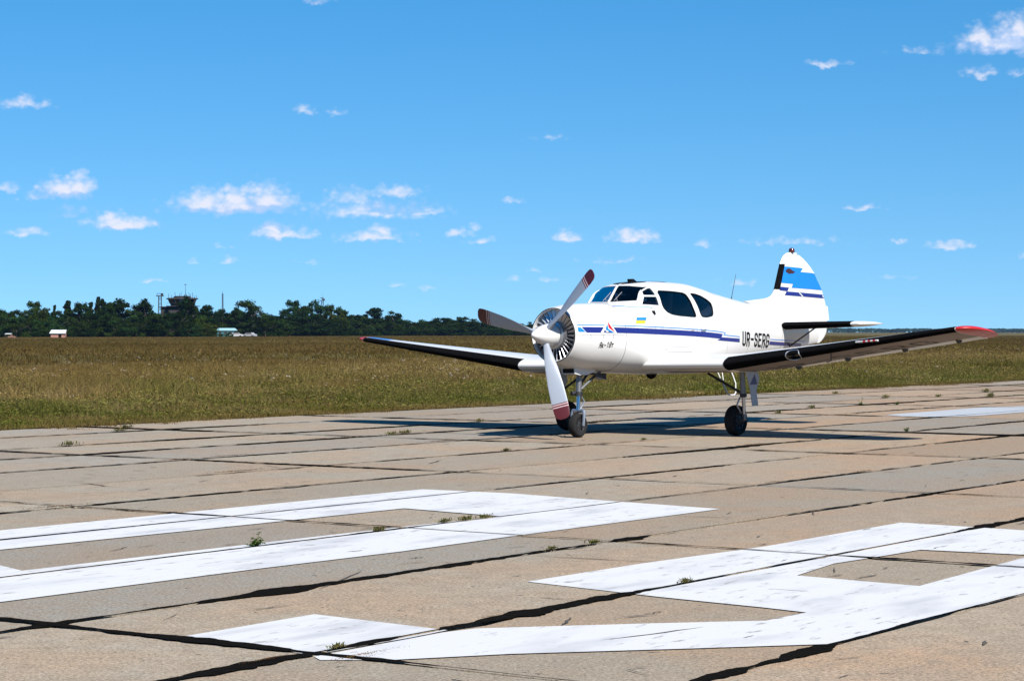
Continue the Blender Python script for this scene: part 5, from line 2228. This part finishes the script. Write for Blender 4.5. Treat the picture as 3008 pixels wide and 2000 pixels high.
T('bush', 400, 925, 44, MID, 'green bush under the dome-topped tree', -12)
T('bush', 450, 918, 40, MID, 'leafy bush at the foot of the lattice radar mast', -14)
T('round', 470, 932, 34, DK, 'dark tree hiding the foot of the radar mast', -22)
T('tall', 546, 874, 21, (.42, .5, .5), 'very dark tree standing right in front of the control tower', -26)
T('round', 520, 918, 40, (.45, .52, .52), 'dark round tree covering the base of the control tower', -30)
T('bush', 500, 935, 36, DK, 'dark bush at the wall of the control tower annex', -34)
T('bush', 558, 940, 30, BG, 'small greyish bush before the control tower', -36)
T('poplar', 579, 906, 7, DK, 'small poplar just past the control tower')
T('tall', 608, 896, 20, DK, 'dark pointed tree between the control tower and the thin mast')
T('bush', 585, 928, 26, YG, 'yellow-green bush beside the control tower', -18)
T('bush', 607, 945, 34, OL, 'olive-brown bush leaning against the teal hut', -30)
T('round', 655, 920, 34, DK, 'low dark tree behind the teal hut', 10)
T('bush', 664, 952, 26, YG, 'sunlit yellow bush just above the teal hut roof', 2)
T('bush', 672, 975, 10, (.9, 1.2, .8), 'small green shrub in front of the teal hut wall', -44)
T('round', 733, 886, 44, MID, 'big round light-topped tree past the teal hut')
T('tall', 697, 905, 17, MID, 'narrow tree leaning on the big round tree by the teal hut')
T('round', 720, 930, 44, (.4, .46, .46), 'black-looking tree over the parked cars', -20)
T('bush', 790, 915, 42, DK, 'low dark tree crown between the two big tree groups')
T('bush', 800, 938, 46, MID, 'mid-green thicket in the gap between the two big groups', -16)
T('round', 865, 885, 32, BG, 'tall grey-green tree with a rounded top')
T('tall', 892, 899, 18, BG, 'short grey-green tree clinging to the rounded one')
T('round', 928, 885, 34, BG, 'grey-green tree below the rotating radar')
T('tall', 969, 895, 15, OL, 'pale olive tree on the far side of the rotating radar')
T('tall', 1000, 904, 17, YG, 'yellowish tree ending the tall radar group')
T('round', 905, 930, 50, DK, 'broad dark tree filling the foot of the radar group', -18)
T('bush', 850, 940, 44, DK, 'dark underbrush below the rounded grey-green tree', -26)
T('bush', 960, 940, 52, DK, 'dark underbrush below the pale olive tree', -20)
T('round', 1040, 926, 38, MID, 'rounded green tree sloping down from the radar group')
T('tall', 1102, 904, 25, DK, 'dark two-headed tall tree above the red wing tip')
T('tall', 1154, 916, 21, DK, 'dark pointed tree next to the two-headed one')
T('bush', 1130, 940, 46, DK, 'dark brush under the two-headed tree', -14)
T('bush', 1192, 940, 34, OL, 'olive-green bush after the pointed dark tree')
T('bush', 1232, 938, 30, MID, 'lower green bush where the belt dips')
T('round', 1275, 937, 30, DK, 'dark tree starting the last low stretch of belt')
T('tall', 1312, 933, 20, DK, 'small dark tree poking above the last stretch of belt')
T('round', 1352, 932, 34, DK, 'rounded dark tree in the last stretch of belt')
T('bush', 1330, 950, 50, MID, 'green underbrush of the last stretch of belt', -14)
T('round', 1400, 938, 34, MID, 'green tree behind the blurred propeller tip')
T('bush', 1440, 950, 40, BG, 'greyish bush behind the propeller blade')
T('round', 1480, 946, 36, MID, 'round green tree behind the propeller blade')
T('bush', 1535, 950, 40, DK, 'dark bush just short of the spinner')
T('round', 1575, 944, 26, DK, 'dark tree peeping out beside the engine cowling')
for k, px in enumerate((1625, 1680, 1740, 1800, 1860, 1930, 2000)):
    T('bush', px, 955 + k, 40, DK, 'low tree of the belt hidden behind the fuselage', 0, 'belt trees behind the fuselage')

rb = random.Random(21)
for k in range(44):
    px = -60 + k * 38 + rb.uniform(-8, 8)
    if 120 < px < 215 or 625 < px < 760:
        continue
    T('bush', px, float(np.interp(px, [0, 600, 1100, 1600], [926, 922, 938, 952])) + rb.uniform(-6, 8), rb.uniform(32, 46), rb.choice((DK, DK, MID)), 'dark undergrowth bush along the foot of the tree belt', -8 + rb.uniform(-6, 6), 'undergrowth along the tree belt')

for k in range(58):
    px = -70 + k * 29 + rb.uniform(-7, 7)
    T('round' if k % 3 else 'tall', px, float(np.interp(px, [0, 600, 1100, 1600], [920, 916, 934, 950])) + rb.uniform(-8, 12), rb.uniform(24, 34), rb.choice((DK, (.48, .56, .5), MID)),
      'dark tree in the back row of the belt', 34 + rb.uniform(-8, 8), 'back row of the tree belt')

# ---- buildings
M_TOWER = grain(principled('dark_brick', (.014, .012, .012), .9), .1, 3.0, (.010, .009, .009))
M_ROOFW = grain(principled('pale_sheet_roof', (.40, .42, .44), .5), .05, .8)
M_BRICK = grain(principled('pink_brick', (.21, .085, .07), .9), .15, 2.0, (.26, .15, .12))
M_TEAL = grain(principled('teal_paint', (.012, .09, .10), .7), .1, 1.0, (.02, .07, .08))
M_SKYB = grain(principled('pale_blue_roof', (.14, .26, .31), .55), .08, 1.2, (.25, .33, .33))
M_STEEL = principled('mast_steel', (.025, .025, .028), .6, .4)
M_DARK = principled('dark_opening', (.01, .01, .012), .6)
M_CARW = principled('white_car_paint', (.26, .26, .27), .35, coat=.3)


def wpos(px, depth):
    return (px - 1504) / F_PX * depth


def hgt(py, depth):
    return CAM_H + (HOR - py) * depth / F_PX


def control_tower():
    D = 690.0
    x0, sc = wpos(535, D), D / F_PX
    o = empty('control_tower', (x0, D, -.05))
    tag(o, 'dark control tower with flared glass cab, roof aerials and a flat annex', 'tower')

    def X(px):
        return wpos(px, D) - x0
    zb_, zc, ze = hgt(900, D), hgt(898, D), hgt(879, D)
    MB().box((X(500), -3.5, 0), (X(571), 4.2, zb_)).obj('shaft', M_TOWER, o)
    MB().box((X(476), -2.5, 0), (X(499.8), 3.5, zb_ - .25)).obj('annex', M_TOWER, o)
    MB().box((X(471), -3.2, zb_ - .24), (X(499.5), 4.0, zb_ + .02)).obj('annex_roof', M_TOWER, o)
    MB().box((X(495), -4.6, zb_ + .02), (X(581), 5.3, zb_ + .22)).obj('balcony', M_TOWER, o)
    # flared cab: eight-sided, glass leaning outward between mullions
    n = 8
    r0, r1 = (X(566) - X(502)) / 2 * 1.06, (X(574) - X(496)) / 2 * 1.08
    cx = X(535)

    def pt(r, z, k):
        a = math.pi / 8 + 2 * math.pi * k / n
        return (cx + r * math.cos(a), .4 + r * math.sin(a), z)
    z0, z1 = zb_ + .22, ze
    zsill = z0 + (z1 - z0) * .32
    rs = r0 + (r1 - r0) * .32
    cab = MB()
    cab.add([pt(r0, z0, k) for k in range(n)] + [pt(rs, zsill, k) for k in range(n)], [(k, (k + 1) % n, n + (k + 1) % n, n + k) for k in range(n)])
    cb = mesh_obj('cab', cab.v, cab.f, M_TOWER, o)
    for k in range(n):
        g = mesh_obj('cab_window', [pt(rs, zsill, k), pt(rs, zsill, k + 1), pt(r1, z1, k + 1), pt(r1, z1, k)], [(0, 1, 2, 3)], M_TINT, cb)
        MB().tube([pt(rs, zsill, k), pt(r1, z1, k)], .12, 6).obj('mullion', M_TOWER, cb)
    MB().lathe([(0, r1 * 1.06), (.1, r1 * 1.13), (.42, r1 * 1.10), (.60, r1 * .6)], (cx, .4, z1), (0, 0, 1), 8).obj('cab_roof', M_TOWER, o)
    MB().lathe([(0, r1 * .60), (.25, r1 * .62), (.45, r1 * .5)], (cx, .4, z1 + .62), (0, 0, 1), 12).obj('upper_roof', M_TOWER, o)
    MB().tube([(cx + 1.0, .4, z1 + .9), (cx + 1.0, .4, hgt(834, D))], [.10, .03], 6).obj('aerial', M_STEEL, o)
    MB().box((cx + .7, .2, hgt(836.5, D)), (cx + 1.3, .6, hgt(834.5, D))).obj('aerial_head', M_STEEL, o)
    rr = random.Random(3)
    for px, top in ((496, 862), (504, 866), (515, 858), (527, 862), (533, 858), (541, 865), (547, 862), (556, 860), (559, 863), (565, 859), (571, 868), (576, 867)):
        x = X(px)
        MB().tube([(x, rr.uniform(-1.5, 1.5), z1 + .3), (x, rr.uniform(-1, 1), hgt(top, D))], .07, 5).obj('aerial', M_STEEL, o)
    # balcony rail
    for k in range(9):
        x = X(497) + (X(580) - X(497)) * k / 8
        MB().tube([(x, -4.5, zb_ + .2), (x, -4.5, zb_ + 1.15)], .03, 4).obj('rail_post', M_STEEL, o)
    MB().tube([(X(497), -4.5, zb_ + 1.15), (X(580), -4.5, zb_ + 1.15)], .035, 4).obj('hand_rail', M_STEEL, o)
    for i in range(2):
        for j in range(3):
            x, z = X(512 + j * 20), 2.5 + i * 3.0
            MB().box((x, -3.56, z), (x + 1.0, -3.48, z + 1.5)).obj('window', M_DARK, o)


control_tower()


def lattice(name, px, depth, top, w0, w1, label, head):
    x0 = wpos(px, depth)
    o = empty(name, (x0, depth, -.05))
    tag(o, label, 'mast')
    H = hgt(top, depth)
    n = max(6, int(H / (w0 * 1.1)))
    m = MB()
    for sx in (-1, 1):
        for sy in (-1, 1):
            MB().tube([(sx * w0 / 2, sy * w0 / 2, 0), (sx * w1 / 2, sy * w1 / 2, H)], .06, 5).obj('leg', M_STEEL, o)
    for k in range(n):
        u0, u1 = k / n, (k + 1) / n
        a0, a1 = (w0 + (w1 - w0) * u0) / 2, (w0 + (w1 - w0) * u1) / 2
        for (p, q) in (((-1, -1), (1, -1)), ((1, -1), (1, 1)), ((1, 1), (-1, 1)), ((-1, 1), (-1, -1))):
            m.tube([(p[0] * a0, p[1] * a0, H * u0), (q[0] * a1, q[1] * a1, H * u1)], .035, 4)
            m.tube([(q[0] * a0, q[1] * a0, H * u0), (p[0] * a1, p[1] * a1, H * u1)], .035, 4)
            m.tube([(p[0] * a1, p[1] * a1, H * u1), (q[0] * a1, q[1] * a1, H * u1)], .03, 4)
    br = m.obj('bracing', M_STEEL, o)
    br['kind'] = 'stuff'
    head(o, H)
    return o


def head_platform(o, H):
    MB().box((-1.15, -1.0, H), (1.15, 1.0, H + .28)).obj('platform', M_STEEL, o)
    MB().box((-1.0, -.9, H + .82), (1.0, .9, H + .95)).obj('canopy', M_STEEL, o)
    MB().box((.35, -.6, H + .28), (.95, .6, H + .82)).obj('radar_box', M_STEEL, o)
    MB().tube([(-.9, 0, H + .28), (-.9, 0, H + .85)], .05, 5).obj('post', M_STEEL, o)


def head_radar(o, H):
    MB().box((-1.0, -.8, H), (1.0, .8, H + .16)).obj('platform', M_STEEL, o)
    MB().box((-.15, -.5, H + .16), (.85, .5, H + .75)).obj('radar_box', M_STEEL, o)
    MB().prism([(-1.05, -.05, H + .95), (.5, -.05, H + .80), (.5, -.05, H + 1.05), (-.2, -.05, H + 1.2)], (0, .1, 0)).obj('radar_dish', M_STEEL, o)
    MB().tube([(.1, 0, H + .7), (.1, 0, H + 2.2)], [.05, .02], 5).obj('aerial', M_STEEL, o)


def head_none(o, H):
    MB().tube([(0, 0, H), (0, 0, H + 1.0)], [.06, .02], 5).obj('spike', M_STEEL, o)


lattice('lattice_mast', 470, 700, 870, 1.4, .9, 'lattice mast with a flat covered platform next to the control tower', head_platform)
lattice('lattice_mast', 947, 800, 883, 1.1, .8, 'lattice mast with a rotating radar dish above the trees', head_radar)
lattice('lattice_mast', 654, 720, 862, .55, .32, 'thin bare lattice radio mast past the control tower', head_none)


def brick_shed():
    D = 555.0
    x0 = wpos(168, D)
    o = empty('brick_shed', (x0, D, -.05))
    tag(o, 'small pink brick shed with white sheet roof and open doorway', 'shed')
    k = D / F_PX
    MB().box((-1.65, 0, 0), (.30, .12, 1.02)).obj('front_wall', M_BRICK, o)
    MB().box((1.05, 0, 0), (1.85, .12, 1.02)).obj('front_wall', M_BRICK, o)
    MB().box((-1.65, .125, 0), (-1.5, 2.4, 1.5)).obj('side_wall', M_BRICK, o)
    MB().box((1.7, .125, 0), (1.85, 2.4, 1.5)).obj('side_wall', M_BRICK, o)
    MB().box((-1.5, 2.25, 0), (1.7, 2.4, 1.7)).obj('back_wall', M_BRICK, o)
    MB().prism([(-1.95, -.35, 1.18), (2.2, -.35, 1.18), (1.85, 2.7, 2.05), (-2.05, 2.7, 2.05)], (0, 0, .09)).obj('roof', M_ROOFW, o)


brick_shed()


def teal_hut():
    D = 655.0
    x0 = wpos(664, D)
    o = empty('teal_hut', (x0, D, -.05))
    tag(o, 'low teal-painted hut with a pale blue hipped roof', 'hut')
    MB().box((-2.7, 0, 0), (2.3, 3.2, 2.0)).obj('wall', M_TEAL, o)
    MB().add([(-3.0, -.35, 1.98), (3.1, -.35, 1.98), (3.1, 3.6, 1.98), (-3.0, 3.6, 1.98), (-2.6, 1.2, 2.75), (2.5, 1.2, 2.75), (2.5, 2.0, 2.75), (-2.6, 2.0, 2.75)],
             [(0, 1, 5, 4), (1, 2, 6, 5), (2, 3, 7, 6), (3, 0, 4, 7), (4, 5, 6, 7), (3, 2, 1, 0)]).obj('roof', M_SKYB, o)
    for x in (-2.3, -.6, .9):
        f = MB().box((x, -.06, .7), (x + 1.0, -.003, 1.75)).obj('window', M_TEAL, o)
        MB().box((x + .08, -.075, .78), (x + .92, -.062, 1.67)).obj('pane', M_DARK, f)


teal_hut()


def parked_car(px, D, rz, label):
    o = empty('parked_car', (wpos(px, D), D, -.05), rz)
    tag(o, label, 'car', None)
    prof = [(-2.0, .35), (-2.05, .75), (-1.35, .92), (-.85, 1.36), (.75, 1.38), (1.35, .98), (2.0, .88), (2.05, .38)]
    MB().prism([(x, -.8, z) for x, z in prof], (0, 1.6, 0)).obj('body', M_CARW, o)
    for sg in (-1, 1):
        MB().prism([(-1.15, .805 * sg, .98), (-.80, .805 * sg, 1.30), (.70, .805 * sg, 1.30), (1.12, .805 * sg, 1.0)], (0, .008 * sg, 0)).obj('side_window', M_DARK, o)
    for x in (-1.25, 1.25):
        for sg in (-1, 1):
            MB().lathe([(-.09, .16), (-.09, .32), (.09, .32), (.09, .16)], (x, .74 * sg, .32), (0, 1, 0), 14).obj('wheel', M_TYRE, o)
    for sg in (-1, 1):
        MB().box((2.052, .5 * sg - .15, .62), (2.07, .5 * sg + .15, .76)).obj('headlight', M_CHROME, o)


parked_car(692, 640, .3, 'white car parked against the end wall of the teal hut')
parked_car(734, 645, -.4, 'white car parked under the dark tree beyond the teal hut')


def lean_to():
    D = 565.0
    o = empty('lean_to', (wpos(24, D), D, -.05))
    tag(o, 'low lean-to with a pale flat roof on posts next to a brick heap', 'shelter')
    MB().prism([(-.9, 0, 1.0), (.7, 0, 1.0), (.7, 1.6, 1.15), (-.9, 1.6, 1.15)], (0, 0, .10)).obj('roof', M_ROOFW, o)
    for x in (-.8, .6):
        for y in (.1, 1.5):
            MB().box((x - .05, y - .05, 0), (x + .05, y + .05, 1.0 + .09 * y)).obj('post', M_BARK, o)
    b = empty('brick_heap', (wpos(35, D), D - .4, -.05))
    tag(b, 'heap of pink bricks stacked beside the low lean-to', 'bricks')
    r = random.Random(4)
    bm = MB().box((-.125, -.06, -.035), (.125, .06, .035)).obj('brick', M_BRICK, b)
    bm.location = (0, 0, .04)
    for k in range(150):
        q = bm.copy()
        link(q, b)
        x = r.uniform(-.95, .95)
        z = r.uniform(0, .75) * (1 - (abs(x) / 1.2) ** 2) * (.75 + .25 * math.cos(x * 7))
        q.location = (x, r.uniform(-.3, .4), z + .04)
        q.rotation_euler = (r.gauss(0, .15), r.gauss(0, .15), r.uniform(-.5, .5))


lean_to()


def far_forest():
    """the dark line of woods along the horizon, far beyond the field"""
    r = np.random.RandomState(8)
    V, F, Cc = [], [], []
    D = 4200.0
    n = 15000
    x = r.uniform(-1400, 2600, n)
    y = D + r.uniform(0, 160, n)
    top = 5.5 + 3.0 * vnoise(x, y * 0, .012, 31) + 2.2 * vnoise(x, y * 0, .06, 32)
    z = r.uniform(0, 1, n) ** .7 * top
    sx, sz = r.uniform(2.0, 5.0, n), r.uniform(.9, 1.8, n)
    tone = r.uniform(.5, 1.5, n) * (.7 + .6 * vnoise(x, y * 0, .03, 33))
    for i in range(n):
        a = r.uniform(-.8, .8)
        c, s_ = math.cos(a) * sx[i], math.sin(a) * sx[i]
        m = len(V)
        V += [(x[i] - c, y[i] - s_, z[i]), (x[i], y[i] - .6, z[i] - sz[i]), (x[i] + c, y[i] + s_, z[i]), (x[i], y[i] + .6, z[i] + sz[i])]
        F.append((m, m + 1, m + 2, m + 3))
        Cc += [(.012 * tone[i], .020 * tone[i], .010 * tone[i], 1)] * 4
    me = bpy.data.meshes.new('distant_forest')
    me.from_pydata(V, [], F)
    at = me.color_attributes.new('Col', 'FLOAT_COLOR', 'POINT')
    at.data.foreach_set('color', np.array(Cc, np.float32).reshape(-1))
    me.materials.append(M_CROWN)
    o = link(bpy.data.objects.new('distant_forest', me))
    tag(o, kind='stuff')


far_forest()


# ------------------------------------------------------------------ air between here and the horizon
def build_haze():
    lo, hi = (-1900, -40, -1.1), (3100, 4480, 17.5)
    o = MB().box(lo, hi).obj('haze', None, None, False)
    m = bpy.data.materials.new('thin_summer_haze')
    m.use_nodes = True
    t = m.node_tree
    t.nodes.clear()
    out = N(t, 'ShaderNodeOutputMaterial')
    pv = N(t, 'ShaderNodeVolumePrincipled')
    pv.inputs['Color'].default_value = (.30, .55, 1.0, 1)
    pv.inputs['Density'].default_value = 2.2e-5
    pv.inputs['Anisotropy'].default_value = 0.0
    t.links.new(pv.outputs[0], out.inputs['Volume'])
    o.data.materials.append(m)
    tag(o, kind='stuff')


build_haze()
